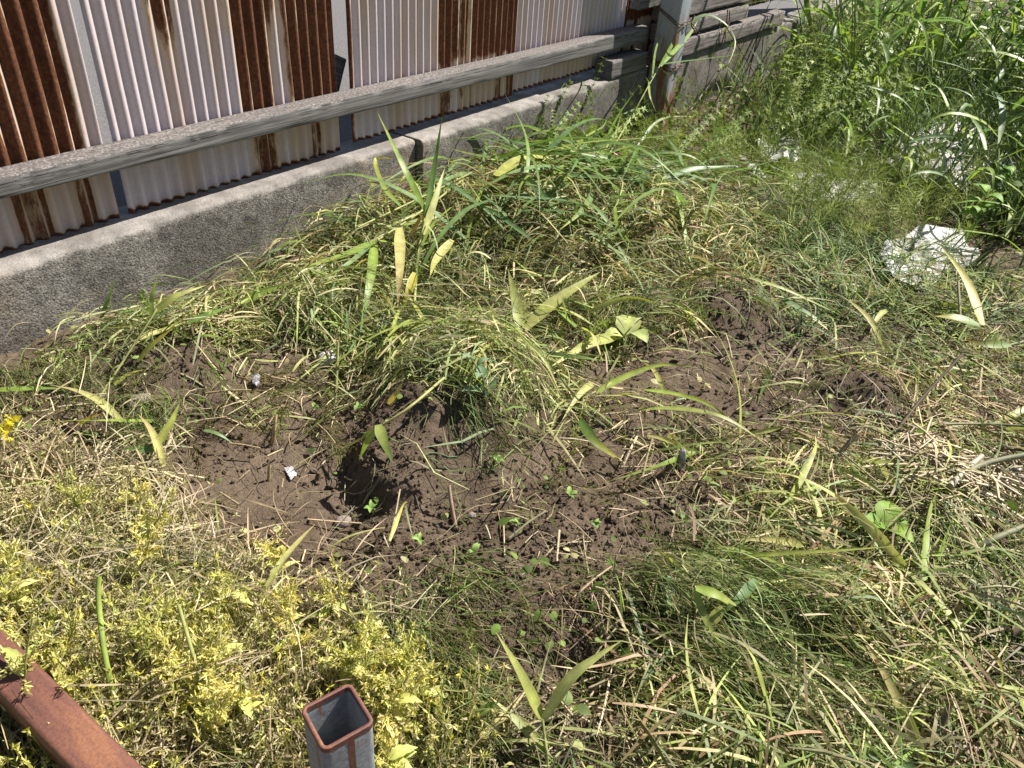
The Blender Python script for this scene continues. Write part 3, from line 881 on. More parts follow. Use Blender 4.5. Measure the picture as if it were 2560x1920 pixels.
YEL = [blob(430, 1760, 0.15, 0.09), blob(760, 1780, 0.13, 0.07), blob(640, 1660, 0.11, 0.06, .8), blob(150, 1620, 0.08, 0.08, .6), blob(960, 1840, 0.07, 0.06, .9), blob(-150, 1800, 0.2, 0.2)]
TAN = [blob(150, 1330, 0.16, 0.13), blob(420, 1420, 0.12, 0.09), blob(500, 1600, 0.18, 0.14), blob(80, 1600, 0.15, 0.15, .8), blob(250, 1850, 0.18, 0.1, .8), blob(-200, 1400, 0.2, 0.2)]
LUSH = [blob(2350, 300, 0.7, 0.7), blob(2600, 520, 0.3, 0.3, .8), blob(2050, 80, 0.6, 1.4), blob(2700, 250, 0.8, 1.5), blob(2300, 30, 1.5, 2.0)]
CLEA = [blob(2080, 270, 0.22, 0.35), blob(2090, 60, 0.3, 0.9), blob(1720, 350, 0.2, 0.12, 1), blob(1830, 300, .16, .16, .9), blob(2500, 250, 0.8, 0.9, .7), blob(1650, 400, 0.3, 0.22, .9), blob(1350, 390, 0.28, 0.10, .9), blob(990, 480, 0.06, 0.1, .7), blob(1480, 430, 0.2, 0.12)]
HEAP = [blob(1300, 560, 0.42, 0.34), blob(920, 650, 0.28, 0.24, .9), blob(1620, 560, 0.3, 0.3, .9), blob(1280, 750, .26, .13, .9), blob(1000, 770, .2, .1, .7), blob(1480, 740, .15, .1, .7)]
MIDG = [blob(1210, 970, 0.15, 0.12, 1), blob(880, 820, 0.2, 0.15), blob(450, 850, 0.2, 0.1, .8), blob(1500, 800, 0.2, 0.12, .8)]
HORSE = [blob(2120, 560, 0.22, 0.3), blob(2300, 480, 0.3, 0.35, .8), blob(1850, 420, 0.2, 0.3, .5)]
MATG = [blob(1650, 1620, 0.17, 0.10), blob(1980, 1650, 0.12, 0.14), blob(1180, 1480, 0.05, 0.04, .8), blob(1130, 1720, 0.08, 0.07, .9), blob(380, 1090, 0.06, 0.06, .9), blob(1240, 1100, 0.07, 0.04, .5), blob(120, 1000, 0.1, 0.07), blob(1650, 1500, 0.1, 0.05, .6)]
STRAW = [blob(2440, 1230, 0.12, 0.07), blob(2250, 1300, 0.16, 0.08, .7), blob(120, 1300, 0.14, 0.12), blob(400, 820, 0.25, 0.08, .8), blob(2400, 1520, 0.16, 0.1, .7), blob(2350, 1080, 0.15, 0.06, .6), blob(2180, 700, 0.14, 0.1, .4)]
GAPG = [blob(1900, 560, .35, .3), blob(2200, 760, .35, .25), blob(2500, 780, .2, .3), blob(2050, 640, .2, .2)]
RIGHT = [blob(2250, 1500, 0.3, 0.35), blob(2450, 1000, 0.25, 0.3), blob(2000, 1800, 0.2, 0.2)]

GREEN = [(.090, .130, .030), (.115, .155, .038), (.155, .190, .058), (.060, .088, .022)]
OLIVE = [(.170, .155, .048), (.125, .115, .034), (.230, .200, .080), (.095, .096, .026), (.240, .185, .090)]
PALE = [(.430, .420, .200), (.500, .470, .260), (.350, .370, .150), (.470, .400, .220)]
LIME = [(.170, .255, .050), (.255, .325, .090), (.330, .375, .130), (.200, .270, .065)]
BLUEG = [(.120, .185, .085), (.155, .225, .110), (.195, .265, .140)]
STR = [(.44, .35, .22), (.56, .47, .32), (.36, .27, .16), (.50, .38, .25)]
BRN = [(.18, .115, .065), (.26, .175, .10), (.13, .08, .05)]
YELL = [(.60, .53, .10), (.66, .60, .17), (.54, .51, .17), (.47, .48, .17), (.60, .51, .26)]

nonr = lambda x, y: .75 * (1 - .975 * bare(x, y)) * (1 - .85 * np.clip(field(RIGHT + MATG, x, y), 0, 1))
stuff("clippings", "tangled fine olive green clippings matted over the whole soil", [
    lying(9000, nonr, 11, (0.02, 0.075), (0.0010, 0.0022), 0.012, OLIVE + GREEN[:2] + PALE[:1] + STR[:1], 7, 0.012, 5),
    lying(3800, zone(RIGHT, 0.0), 58, (0.02, 0.09), (0.0012, 0.0026), 0.012, GREEN + LIME + PALE[:2] + STR[:1], 4, 0.012, 4),
    lying(11000, zone(MIDG + HEAP, 0.03), 12, (0.02, 0.09), (0.0010, 0.0021), 0.024, OLIVE + GREEN + STR[:1] + BRN[:1], 8, 0.016, 5),
], M["plant"], "clippings")
stuff("cut_grass", "short yellow green cut grass pieces strewn over the plot", [
    lying(9500, zone(RIGHT + HEAP[:3] + MIDG, 0.15), 13, (0.010, 0.045), (0.0016, 0.0038), 0.016, PALE + LIME, 3, 0.006, 3),
    lying(6200, zone(HEAP[:3], 0.0), 14, (0.05, 0.18), (0.0020, 0.0062), 0.026, LIME + BLUEG + PALE + OLIVE + BRN[:2], 2.5, 0.014, 6, tilt=.09),
    lying(3800, zone(MIDG, 0.0), 65, (0.02, 0.11), (0.0018, 0.0055), 0.018, LIME + PALE + STR[:1] + BLUEG[:1], 3, 0.010, 5, tilt=.08),
    lying(5600, zone(RIGHT + GAPG, 0.03), 59, (0.04, 0.16), (0.0020, 0.0058), 0.016, LIME + BLUEG + PALE + STR[:2] + GREEN + BRN, 2.5, 0.010, 5, tilt=.08),
], M["plant"], "grass")
stuff("short_grass", "short green grass blades growing from the soil", [
    standing(6500, zone(RIGHT + MATG + GAPG, 0.10), 15, (0.02, 0.06), (0.0014, 0.0028), GREEN + OLIVE + LIME[:1], (0.5, 1.45), k=4, clump=8, cr=0.012),
    standing(8500, zone(LUSH, 0.0), 16, (0.12, 0.40), (0.004, 0.011), GREEN + BLUEG + LIME[:1], (0.1, 0.8), k=6, clump=5, cr=0.03, droop=1.0),
    standing(2400, zone(GAPG, 0.0), 56, (0.05, 0.18), (0.0025, 0.006), GREEN + LIME + BLUEG, (0.5, 1.35), k=5, clump=5, cr=0.02, droop=.9),
], M["plant"], "grass")
mata = lambda x, y, r: np.arctan2(ER[1] - EF[1] * .8, ER[0] - EF[0] * .8) + r.normal(0, 0.45, len(x))
stuff("swept_grass", "fine dark green grass mats combed down over the mounds", [
    lying(5500, zone(MATG, 0.0, 0.8), 17, (0.04, 0.12), (0.0012, 0.0022), 0.014, GREEN[:3] + LIME[:2] + OLIVE + PALE[:1], 6, 0.015, 6, az=mata, tilt=0.15),
], M["plant"], "grass")
stuff("horsetail", "feathery green horsetail growing in front of the torn white plastic", [
    whorls(170, zone(HORSE, 0.0, .9), 18, (0.12, 0.30), 12, 7, 0.042, 0.0013, GREEN[1:3] + LIME, GREEN, True, (0.05, 0.9), up=0.7),
    whorls(330, zone(MIDG + HEAP + [blob(700, 1000, 0.2, 0.1), blob(1900, 1300, 0.3, 0.2)], 0.04), 19, (0.06, 0.16), 7, 6, 0.030, 0.0013, OLIVE + GREEN, OLIVE, True, (1.0, 1.55), up=0.8),
], M["plant"], "horsetail")
stuff("cleavers", "bright green cleavers with whorled leaves scrambling by the wall", [
    whorls(520, zone(CLEA, 0.0, .9), 20, (0.15, 0.40), 11, 7, 0.016, 0.0042, LIME, LIME, False, (0.4, 1.4), up=0.15),
    whorls(230, zone([blob(2050, 130, 0.14, 0.4), blob(2020, 330, 0.14, 0.2), blob(2150, 60, .3, .6)], 0.0, .9), 21, (0.3, 0.6), 14, 7, 0.019, 0.0045, LIME, LIME, False, (0.0, 0.7), up=0.15),
    whorls(60, zone(HEAP + MIDG, 0.0, .9), 51, (0.10, 0.25), 9, 7, 0.014, 0.0036, LIME + PALE, LIME, False, (1.1, 1.55), up=0.15),
], M["plant"], "cleavers")
stuff("straw_litter", "pale dry straw and broken stem litter scattered on the soil", [
    lying(5600, zone(STRAW, 0.07, .8), 22, (0.02, 0.09), (0.0016, 0.0045), 0.010, STR, 1.0, 0.004, 3, prism=True, tilt=0.1),
    lying(1300, zone([blob(2440, 1230, .10, .05), blob(2330, 1180, .08, .04, .6)], 0, .5), 66, (0.03, 0.11), (0.0025, 0.0065), 0.010, STR[:2] + [(.56, .46, .36)], 1.0, 0.004, 3, prism=True, tilt=.06),
    lying(5000, zone(RIGHT, 0.0, .6), 60, (0.02, 0.10), (0.0014, 0.0036), 0.008, STR + BRN, 2.0, 0.004, 3, tilt=.05),
    lying(4600, zone([], 0.5, .65), 23, (0.008, 0.04), (0.0012, 0.0028), 0.004, STR + BRN, 3.0, 0.003, 3, prism=True, tilt=0.1),
    lying(3600, zone(TAN, 0.0, .8), 57, (0.03, 0.12), (0.0012, 0.003), 0.02, STR, 3.0, 0.01, 4, tilt=.15),
    lying(2600, zone([], 0.5, -.5), 24, (0.03, 0.12), (0.0008, 0.0015), 0.005, BRN + STR[:1], 14.0, 0.008, 6),
], M["straw"], "straw")

def pods(n, weight, seed, pal, hmax, size=0.0075, per=6, lw=0.0022):
    x, y, r = scatter(n, weight, seed)
    z = T(x, y, False) + np.power(r.random(n), 1.3) * hmax + 0.006
    P = np.stack([x, y, z], -1); c0 = pick(r, n, pal); out = []
    for q in range(per):
        d = norm(r.normal(0, 1, (n, 3)) + np.array([0, 0, 0.55]))
        ll = size * r.uniform(0.6, 1.3, (n, 1))
        s = norm(np.cross(d, r.normal(0, 1, (n, 3)))) * lw / 2
        PP = np.stack([P, P + d * ll * .55, P + d * ll], 1)
        out.append(ribbons(PP, np.stack([s * .5, s, s * .15], 1), c0 * r.uniform(.8, 1.25, (n, 1))))
    # thin stalk down to the soil
    g = np.stack([x + r.normal(0, .012, n), y + r.normal(0, .012, n), T(x, y, False)], -1)
    PP = np.stack([g, P], 1)
    s = norm(np.stack([r.normal(0, 1, n), r.normal(0, 1, n), np.zeros(n)], -1)) * 0.0006
    out.append(ribbons(PP, np.stack([s, s], 1), c0 * .9))
    return cat_parts(out)[:3]
PODC = [(.56, .46, .27), (.62, .53, .33), (.50, .39, .22), (.52, .49, .23), (.44, .33, .20)]
stuff("dry_seed_weed", "mass of small pale tan starry dry seed heads around the rusty tube", [
    pods(6200, zone(TAN, 0.0, .97), 25, PODC, 0.06),
    pods(3600, zone(YEL, 0.0, .97), 26, PODC + YELL[2:], 0.08),
], M["pod"], "weed")
stuff("yellow_groundcover", "lemon yellow small leaved weed carpet around the upright tube stub", [
    pods(2600, zone(YEL, 0.0, .97), 27, YELL, 0.10, 0.0075, 7, 0.0020),
    standing(5200, zone(YEL + TAN, 0.0, .95), 28, (0.03, 0.10), (0.0010, 0.0020), OLIVE + GREEN + PALE, (0.1, 1.1), k=4, clump=4, cr=0.012),
], M["pod"], "weed")

def ovate(n, weight, seed, size, pal, hmax):
    x, y, r = scatter(n, weight, seed)
    z = T(x, y, False) + r.random(n) * hmax + 0.006
    P = np.stack([x, y, z], -1)
    d = norm(np.stack([r.normal(0, 1, n), r.normal(0, 1, n), r.normal(0.1, .35, n)], -1))
    nn = norm(np.array([0.1, -0.1, 1.0]) + r.normal(0, .45, (n, 3)))
    s = norm(np.cross(d, nn)); ll = r.uniform(*size, n)[:, None]
    ts = np.array([0, .25, .55, .85, 1.0]); ws = np.array([.06, .30, .36, .2, .02])
    PP = np.stack([P + d * ll * t + nn * ll * (0.12 * math.sin(math.pi * t)) for t in ts], 1)
    SS = np.stack([s * ll * q for q in ws], 1)
    return ribbons(PP, SS, pick(r, n, pal))
stuff("small_weeds", "small round leaved green weeds and fallen leaves on the soil", [
    ovate(1500, zone(MIDG + RIGHT, 0.12, .3), 29, (0.008, 0.022), LIME + GREEN, 0.03),
    ovate(900, zone(LUSH, 0.0), 30, (0.015, 0.045), GREEN + LIME, 0.25),
    ovate(500, zone([], .5, .3), 31, (0.008, 0.02), PALE + YELL[3:], 0.02),
], M["plant"], "weed")

# soil crumbs
def crumbs(n, weight, seed, size):
    x, y, r = scatter(n, weight, seed)
    t = (1 + 5 ** .5) / 2
    iv = norm(np.array([(-1, t, 0), (1, t, 0), (-1, -t, 0), (1, -t, 0), (0, -1, t), (0, 1, t), (0, -1, -t), (0, 1, -t), (t, 0, -1), (t, 0, 1), (-t, 0, -1), (-t, 0, 1)], float))
    fi = np.array([(0, 11, 5), (0, 5, 1), (0, 1, 7), (0, 7, 10), (0, 10, 11), (1, 5, 9), (5, 11, 4), (11, 10, 2), (10, 7, 6), (7, 1, 8), (3, 9, 4), (3, 4, 2), (3, 2, 6), (3, 6, 8), (3, 8, 9), (4, 9, 5), (2, 4, 11), (6, 2, 10), (8, 6, 7), (9, 8, 1)])
    s = size[0] + (size[1] - size[0]) * np.power(r.random(n), 3)
    V = iv[None] * s[:, None, None] * r.uniform(.6, 1.2, (n, 12, 1)) * r.uniform(.7, 1.2, (n, 1, 3))
    V = V + np.stack([x, y, T(x, y) + s * .35], -1)[:, None]
    F = (fi[None] + (np.arange(n) * 12)[:, None, None]).reshape(-1, 3)
    return V.reshape(-1, 3), F
V, F = crumbs(15000, lambda x, y: np.clip(bare(x, y) * (1 - .93 * np.clip(field(PITS[:1], x, y, 4) / -.022, 0, 1)) + .06, 0, 1), 33, (0.0010, 0.0055))
V2, F2 = crumbs(160, lambda x, y: np.clip(field([blob(980, 1180, .09, .12), blob(1830, 860, .09, .12), blob(2150, 1010, .08, .05), blob(1500, 1300, .2, .06, .5), blob(830, 1150, .1, .05, .5)], x, y), 0, 1), 34, (0.004, 0.013))
V, F, _, _ = cat_parts([(V, F), (V2, F2)])
o = obj("soil_crumbs", mesh_np("soil_crumbs", V, F, smooth=False), M["soil"]); kind(o, "stuff"); tag(o, "loose dark soil crumbs and clods on the dug patches", "soil")

# ------------------------------------------------------------------ reeds: stalks and leaves that can be told apart
C_YG = (.34, .37, .10); C_PALE = (.46, .45, .17); C_BG = (.15, .235, .105); C_GR = (.13, .21, .05); C_YEL = (.48, .40, .06); C_ORG = (.42, .27, .08)
C_LIME = (.25, .34, .07); C_TAN = (.48, .37, .20); C_STEM = (.36, .37, .13); C_DKST = (.16, .12, .085); C_GREYST = (.26, .25, .15)
_rl = np.random.default_rng(99)

def W(pts):
    """(px, py, h) -> world points: h is metres above the soil"""
    out = []
    for p in pts:
        q = at(*p); out.append(at(p[0], p[1], p[2] + 0.035 * min(1.0, float(field(HEAP, q[0], q[1])))))
    return out

def leaf_part(name, pts, w_, c0, c1, root, roll=0.0, fold=0.22, twist=0.0, world=False, nrm=(-.25, -.2, 1), base=0.5, wave=0.0, org=None):
    P = pts if world else W(pts)
    V, F, C, U = leaf_geo(P, w_, c0, c1, nrm, roll, fold, twist, 16, base, wave)
    return obj(name, mesh_np(name, V - np.array(org), F, C, U), M["leaf"], root)

def reed(label, stem, leaves, r=0.0032, sc=C_STEM, group=None, name="reed_stalk"):
    P = W(stem)
    root = empty(name, P[0]); tag(root, label, "reed", group)
    V, F, C = tube_geo(P, r, r * 0.7, sc, 6, 12)
    obj("stem", mesh_np("stem", V - P[0], F, C), M["straw"], root)
    for lf in leaves:
        pts, w_, c0, c1 = lf[:4]
        kw = lf[4] if len(lf) > 4 else {}
        leaf_part("leaf", pts, w_, c0, c1, root, org=P[0], **dict(dict(roll=float(_rl.normal(0, .25)), twist=float(_rl.normal(0, .3))), **kw))
    return root

def single_leaf(label, pts, w_, c0, c1, group=None, **kw):
    P = W(pts)
    V, F, C, U = leaf_geo(P, w_, c0, c1, kw.get("nrm", (-.25, -.2, 1)), kw.get("roll", float(_rl.normal(0, .25))), kw.get("fold", .2), kw.get("twist", float(_rl.normal(0, .3))), 16, kw.get("base", .5), kw.get("wave", 0.0))
    o = obj("reed_leaf", mesh_np("reed_leaf", V - P[0], F, C, U), M["leaf"], loc=tuple(P[0]))
    return tag(o, label, "leaf", group)

UP = dict(nrm=(-.15, -.5, .8))
reed("reed with two upright leaves in a V standing before the wall joint",
     [(1036, 760, .0), (1045, 640, .06), (1062, 522, .13)],
     [([(1062, 525, .13), (1010, 420, .22), (943, 280, .30)], .024, C_LIME, C_YG, UP), ([(1064, 545, .12), (1085, 420, .21), (1106, 287, .30)], .017, C_GR, C_LIME, UP),
      ([(1058, 585, .10), (1090, 490, .15), (1112, 420, .19)], .022, C_PALE, C_LIME, UP), ([(1056, 540, .12), (1035, 575, .08), (1008, 612, .05)], .020, C_ORG, C_PALE)])
reed("cut reed stalk lying from the wall joint down towards the white perforated cap",
     [(1162, 446, .06), (1058, 525, .07), (940, 603, .07)],
     [([(940, 603, .07), (870, 635, .06), (745, 672, .05)], .030, C_LIME, C_YG), ([(937, 606, .06), (925, 700, .06), (897, 850, .03)], .026, C_LIME, C_BG),
      ([(940, 600, .07), (990, 612, .06), (1035, 640, .05)], .012, C_LIME, C_YG), ([(936, 605, .07), (870, 660, .05), (800, 700, .04)], .014, C_BG, C_LIME)])
reed("second cut reed stalk lying parallel below the wall face",
     [(1180, 432, .07), (1040, 500, .07), (895, 568, .06)], [([(1000, 515, .08), (960, 470, .10), (938, 400, .14), (985, 396, .15)], .022, C_GR, C_YEL, UP)])
for lb, pts, w_, a, b in [
    ("broad straw yellow reed leaf hanging straight down from the cut stalk", [(998, 565, .09), (1000, 660, .07), (994, 772, .04)], .030, C_PALE, C_TAN),
    ("short bright yellow reed leaf pointing down beside the V reed stem", [(1038, 682, .06), (1022, 730, .05), (1006, 788, .03)], .024, C_YEL, C_PALE),
    ("yellow green blotched reed leaf below the V reed", [(1130, 600, .07), (1090, 650, .06), (1075, 690, .05)], .026, C_PALE, C_YG),
    ("wide pale folded reed leaf arched against the foot of the wall", [(1240, 440, .08), (1310, 396, .10), (1390, 395, .08)], .042, C_YG, C_PALE),
    ("pale yellow left blade of the broad leaf V on the cuttings", [(1306, 828, .03), (1292, 760, .06), (1270, 672, .09)], .038, C_YG, C_PALE),
    ("pale yellow right blade of the broad leaf V on the cuttings", [(1308, 826, .03), (1380, 760, .06), (1450, 712, .07), (1500, 680, .07)], .036, C_PALE, C_YG),
    ("pale reed leaf lying towards the wilted broad leaf", [(1540, 842, .05), (1470, 860, .05), (1374, 918, .03)], .030, C_YG, C_PALE),
    ("yellow cut reed stub leaf at the side of the soil mound", [(945, 1062, .06), (960, 1105, .05), (982, 1158, .03)], .022, C_YG, C_LIME),
    ("narrow pale reed leaf over the dark soil mound", [(938, 1075, .06), (915, 1110, .04), (898, 1150, .02)], .014, C_YG, C_LIME),
    ("yellow edged reed leaf over the right side of the green mound", [(1450, 1050, .06), (1490, 1105, .04), (1560, 1158, .02)], .022, C_GR, C_YEL),
    ("orange brown dead reed leaf on the dark grass mat", [(1745, 1695, .05), (1790, 1725, .05), (1832, 1752, .04)], .020, C_TAN, C_ORG),
    ("large yellow green folded reed leaf leaning over the torn white sack", [(2455, 812, .04), (2415, 700, .09), (2345, 605, .15)], .030, C_YEL, C_YG),
    ("yellow tipped green reed leaf by the dark stems at right", [(2449, 815, .06), (2390, 795, .07), (2338, 790, .07)], .034, C_GR, C_YEL),
    ("brown and yellow reed leaf below the yellow tipped one", [(2525, 862, .05), (2465, 860, .06), (2405, 846, .05)], .024, C_GR, C_ORG),
    ("tall thin green leaf standing against the shaded face of the wall", [(252, 800, .02), (270, 750, .06), (288, 690, .10)], .012, C_GR, C_GR),
    ("green leaf stretched level over the straw at the left edge", [(-40, 978, .03), (70, 972, .035), (172, 971, .03)], .016, C_LIME, C_GR),
    ("pale yellow bract leaf above the dug patch at left", [(344, 1250, .03), (370, 1215, .04), (405, 1190, .05)], .014, C_YEL, C_ORG),
    ("green cut leaf bending at the pit edge", [(510, 1075, .03), (545, 1085, .04), (588, 1112, .02)], .010, C_BG, C_BG),
    ("small upright yellow leaf at the soil mound top", [(970, 1010, .05), (990, 985, .06), (1010, 950, .08)], .012, C_YEL, C_PALE),
]:
    single_leaf(lb, pts, w_, a, b)
reed("pale reed stalk slanting over the dark soil mound",
     [(1110, 945, .06), (1000, 1035, .06), (820, 1145, .015)], [([(945, 1062, .05), (900, 1098, .03), (815, 1148, .008)], .010, C_YG, C_PALE)], .0028)
reed("tall green reed leaning across the steel post with an arching leaf",
     [(1500, 424, .05), (1570, 305, .17), (1652, 160, .33)],
     [([(1652, 160, .33), (1690, 90, .40), (1716, 10, .48)], .020, C_GR, C_LIME, UP), ([(1650, 165, .32), (1720, 90, .39), (1745, 50, .43)], .022, C_LIME, C_BG, UP),
      ([(1650, 162, .33), (1760, 148, .36), (1905, 130, .38)], .028, C_BG, C_GR), ([(1700, 80, .40), (1760, 38, .46), (1815, 62, .44), (1838, 108, .38), (1815, 175, .30)], .020, C_BG, C_YG, UP),
      ([(1630, 195, .29), (1640, 120, .37), (1665, 60, .43)], .014, C_GR, C_YG, UP), ([(1622, 205, .28), (1625, 240, .25), (1640, 280, .2)], .010, C_LIME, C_YEL, UP)], .0036)
reed("bunch of green reed stalks fanning up beside the base of the steel post",
     [(1480, 440, .04), (1540, 330, .13), (1600, 280, .18)],
     [([(1490, 420, .05), (1540, 300, .16), (1600, 210, .25)], .014, C_LIME, C_BG, UP), ([(1485, 430, .05), (1530, 360, .1), (1555, 280, .18)], .018, C_BG, C_LIME, UP),
      ([(1560, 285, .17), (1600, 272, .18), (1650, 280, .15)], .014, C_BG, C_LIME), ([(1590, 370, .08), (1650, 300, .15), (1740, 290, .14)], .014, C_BG, C_YG),
      ([(1470, 240, .25), (1440, 180, .2), (1380, 250, .25)], .006, C_LIME, C_LIME, UP)], .0034)
reed("bottom reed with two blades in a V over bare soil near the yellow weed",
     [(1372, 1960, .005), (1366, 1880, .03), (1356, 1798, .06)],
     [([(1356, 1800, .06), (1305, 1690, .10), (1240, 1580, .14)], .017, C_YG, C_PALE, UP), ([(1360, 1796, .06), (1420, 1700, .10), (1480, 1650, .12), (1557, 1600, .13)], .018, C_PALE, C_YG, UP),
      ([(1366, 1878, .03), (1300, 1810, .04), (1226, 1742, .05)], .016, C_YG, C_PALE), ([(1238, 1758, .05), (1190, 1785, .04), (1130, 1806, .03)], .012, C_GR, C_LIME)], .0026)
reed("yellow leaved reed stalk slanting up in front of the wall at left",
     [(228, 1024, .02), (310, 900, .06), (388, 780, .10), (405, 735, .12)],
     [([(388, 778, .10), (440, 740, .12), (516, 713, .13)], .016, C_YG, C_PALE, UP), ([(378, 795, .09), (380, 740, .13), (395, 690, .17)], .010, C_LIME, C_YG, UP),
      ([(286, 962, .04), (325, 935, .05), (364, 923, .06)], .014, C_YG, C_ORG), ([(345, 903, .05), (385, 860, .07), (436, 817, .09)], .018, C_YG, C_YEL), ([(196, 1063, .03), (225, 1045, .04), (258, 1033, .05)], .012, C_YEL, C_ORG)], .0024)
reed("small reed with one upright and one level leaf above the dug pit",
     [(360, 1200, .005), (373, 1150, .03), (384, 1122, .05)],
     [([(384, 1122, .05), (425, 1060, .08), (450, 1005, .11)], .016, C_YG, C_LIME, UP), ([(386, 1124, .05), (345, 1122, .05), (302, 1124, .04)], .018, C_BG, C_LIME)], .0026)
reed("long yellow green reed stalk lying below the wall towards the white cap",
     [(350, 850, .03), (480, 800, .04), (600, 755, .05), (760, 690, .05)], [([(470, 806, .04), (540, 780, .05), (600, 755, .05)], .018, C_GR, C_LIME), ([(600, 756, .05), (670, 725, .05), (735, 705, .05)], .020, C_LIME, C_YG), ([(390, 835, .03), (430, 815, .04), (470, 790, .06)], .012, C_YG, C_YG)], .0026)
reed("reed with a dark bud leaf lying before the torn plastic at the wall end",
     [(1742, 357, .05), (1850, 365, .07), (1973, 371, .09)], [([(1973, 371, .09), (2050, 395, .09), (2130, 425, .08)], .040, C_BG, C_GR, dict(fold=.5, base=.35))], .003, C_LIME)
reed("thick pale stalk lying diagonally in the foreground grass",
     [(1874, 1671, .03), (2000, 1790, .03), (2165, 1930, .02)], [], .0040, C_GREYST)
reed("yellow stalk with a bent leaf standing in the foreground grass",
     [(1955, 1960, .01), (1935, 1840, .04), (1914, 1740, .07)], [([(1914, 1740, .07), (1885, 1650, .09), (1850, 1600, .08)], .008, C_YG, C_YG)], .0034, C_YG)
reed("pale bent over reed fan at the front edge of the dark grass mat",
     [(1880, 1640, .01), (1840, 1530, .05), (1735, 1468, .09)], [([(1735, 1468, .09), (1770, 1560, .07), (1846, 1678, .02)], .012, C_YG, C_PALE), ([(1740, 1470, .09), (1800, 1490, .09), (1850, 1520, .06)], .016, C_LIME, C_PALE), ([(1672, 1440, .04), (1675, 1500, .05), (1672, 1520, .06)], .016, C_BG, C_YG),
      ([(1890, 1450, .07), (1850, 1495, .07), (1790, 1545, .04)], .018, C_BG, C_LIME), ([(1806, 1520, .06), (1770, 1560, .05), (1700, 1605, .03)], .018, C_YG, C_PALE)], .0034, C_YG)

# stout broken stems sticking out of the grass
def stick(label, pts, r, c, group=None):
    P = W(pts)
    V, F, C = tube_geo(P, r, r * .85, c, 7, 8)
    o = obj("dry_stem", mesh_np("dry_stem", V - P[0], F, C), M["straw"], loc=tuple(P[0]))
    return tag(o, label, "stem", group)
G1 = "dark cut reed stubs"
LB1 = "dark brown cut reed stub poking up slantwise from the grass right of the mounds"
for pts, r, c in [([(2232, 1090, .01), (2310, 990, .06), (2408, 884, .12)], .0034, C_DKST), ([(2082, 1152, .01), (2142, 1086, .06)], .005, C_DKST), ([(2355, 860, .02), (2300, 925, .0), (2250, 960, -.01)], .0034, C_DKST),
                  ([(2395, 705, .1), (2400, 800, .04), (2393, 815, .02)], .0036, C_GREYST), ([(2370, 1560, .02), (2403, 1512, .06)], .0045, C_DKST), ([(2225, 1585, .02), (2330, 1520, .05)], .0042, C_DKST),
                  ([(2165, 1655, .01), (2252, 1618, .045)], .0055, C_DKST), ([(2270, 1760, .01), (2330, 1700, .03)], .005, C_DKST), ([(2335, 1865, .01), (2375, 1760, .06)], .0052, C_DKST), ([(2410, 1393, .02), (2480, 1350, .04), (2560, 1316, .06)], .006, C_GREYST),
                  ([(2520, 1590, .02), (2600, 1545, .05)], .007, C_DKST), ([(1905, 1300, .0), (1945, 1245, .02), (2000, 1185, .05)], .003, C_DKST), ([(2030, 1010, .03), (1960, 1045, .03), (1900, 1049, .03)], .0032, C_DKST), ([(2000, 850, .01), (1950, 920, .01), (1930, 960, .0)], .004, C_DKST)]:
    stick(LB1, pts, r, c, G1)
for lb, pts, r, c in [("dark bare stem leaning in front of the wall right of the post", [(1713, 292, .03), (1760, 230, .10), (1802, 168, .17)], .005, C_DKST),
                      ("pale stick stuck upright in the soil mound", [(1140, 1322, .0), (1130, 1270, .03), (1122, 1212, .06)], .0036, (.36, .27, .19)),
                      ("thin pale stem standing beside the white stone", [(838, 1010, .0), (842, 930, .05), (845, 855, .10)], .0032, C_STEM),
                      ("leaning tan stem at the upper rim of the dug pit", [(680, 1112, .0), (686, 1080, .03), (690, 1035, .06)], .0036, C_TAN),
                      ("short tan stem standing in the left of the dug pit", [(672, 1200, .0), (673, 1160, .035)], .003, C_TAN),
                      ("long thin bare twig rising beside the straw at the right", [(2360, 1060, .04), (2470, 1060, .05), (2600, 1068, .06)], .003, C_GREYST),
                      ("whitish thick stem lying across the straw heap", [(2375, 1215, .03), (2420, 1170, .04), (2455, 1140, .05)], .0055, (.52, .46, .36)),
                      ("long pale stem over the straw heap at the right edge", [(2380, 1205, .02), (2460, 1160, .05), (2600, 1130, .08)], .006, C_GREYST),
                      ("horizontal dry stem crossing in front of the torn plastic", [(1850, 400, .06), (2000, 410, .06), (2200, 430, .05), (2380, 440, .05)], .004, (.28, .2, .14)),
                      ("yellow stem with joints rising from the straw in front of the rusty tube", [(560, 1925, .01), (500, 1700, .07), (446, 1512, .13)], .0028, C_STEM),
                      ("curved green stem beside the rusty tube", [(292, 1760, .05), (262, 1640, .10), (246, 1500, .14), (248, 1440, .16)], .0036, C_LIME)]:
    stick(lb, pts, r, c)

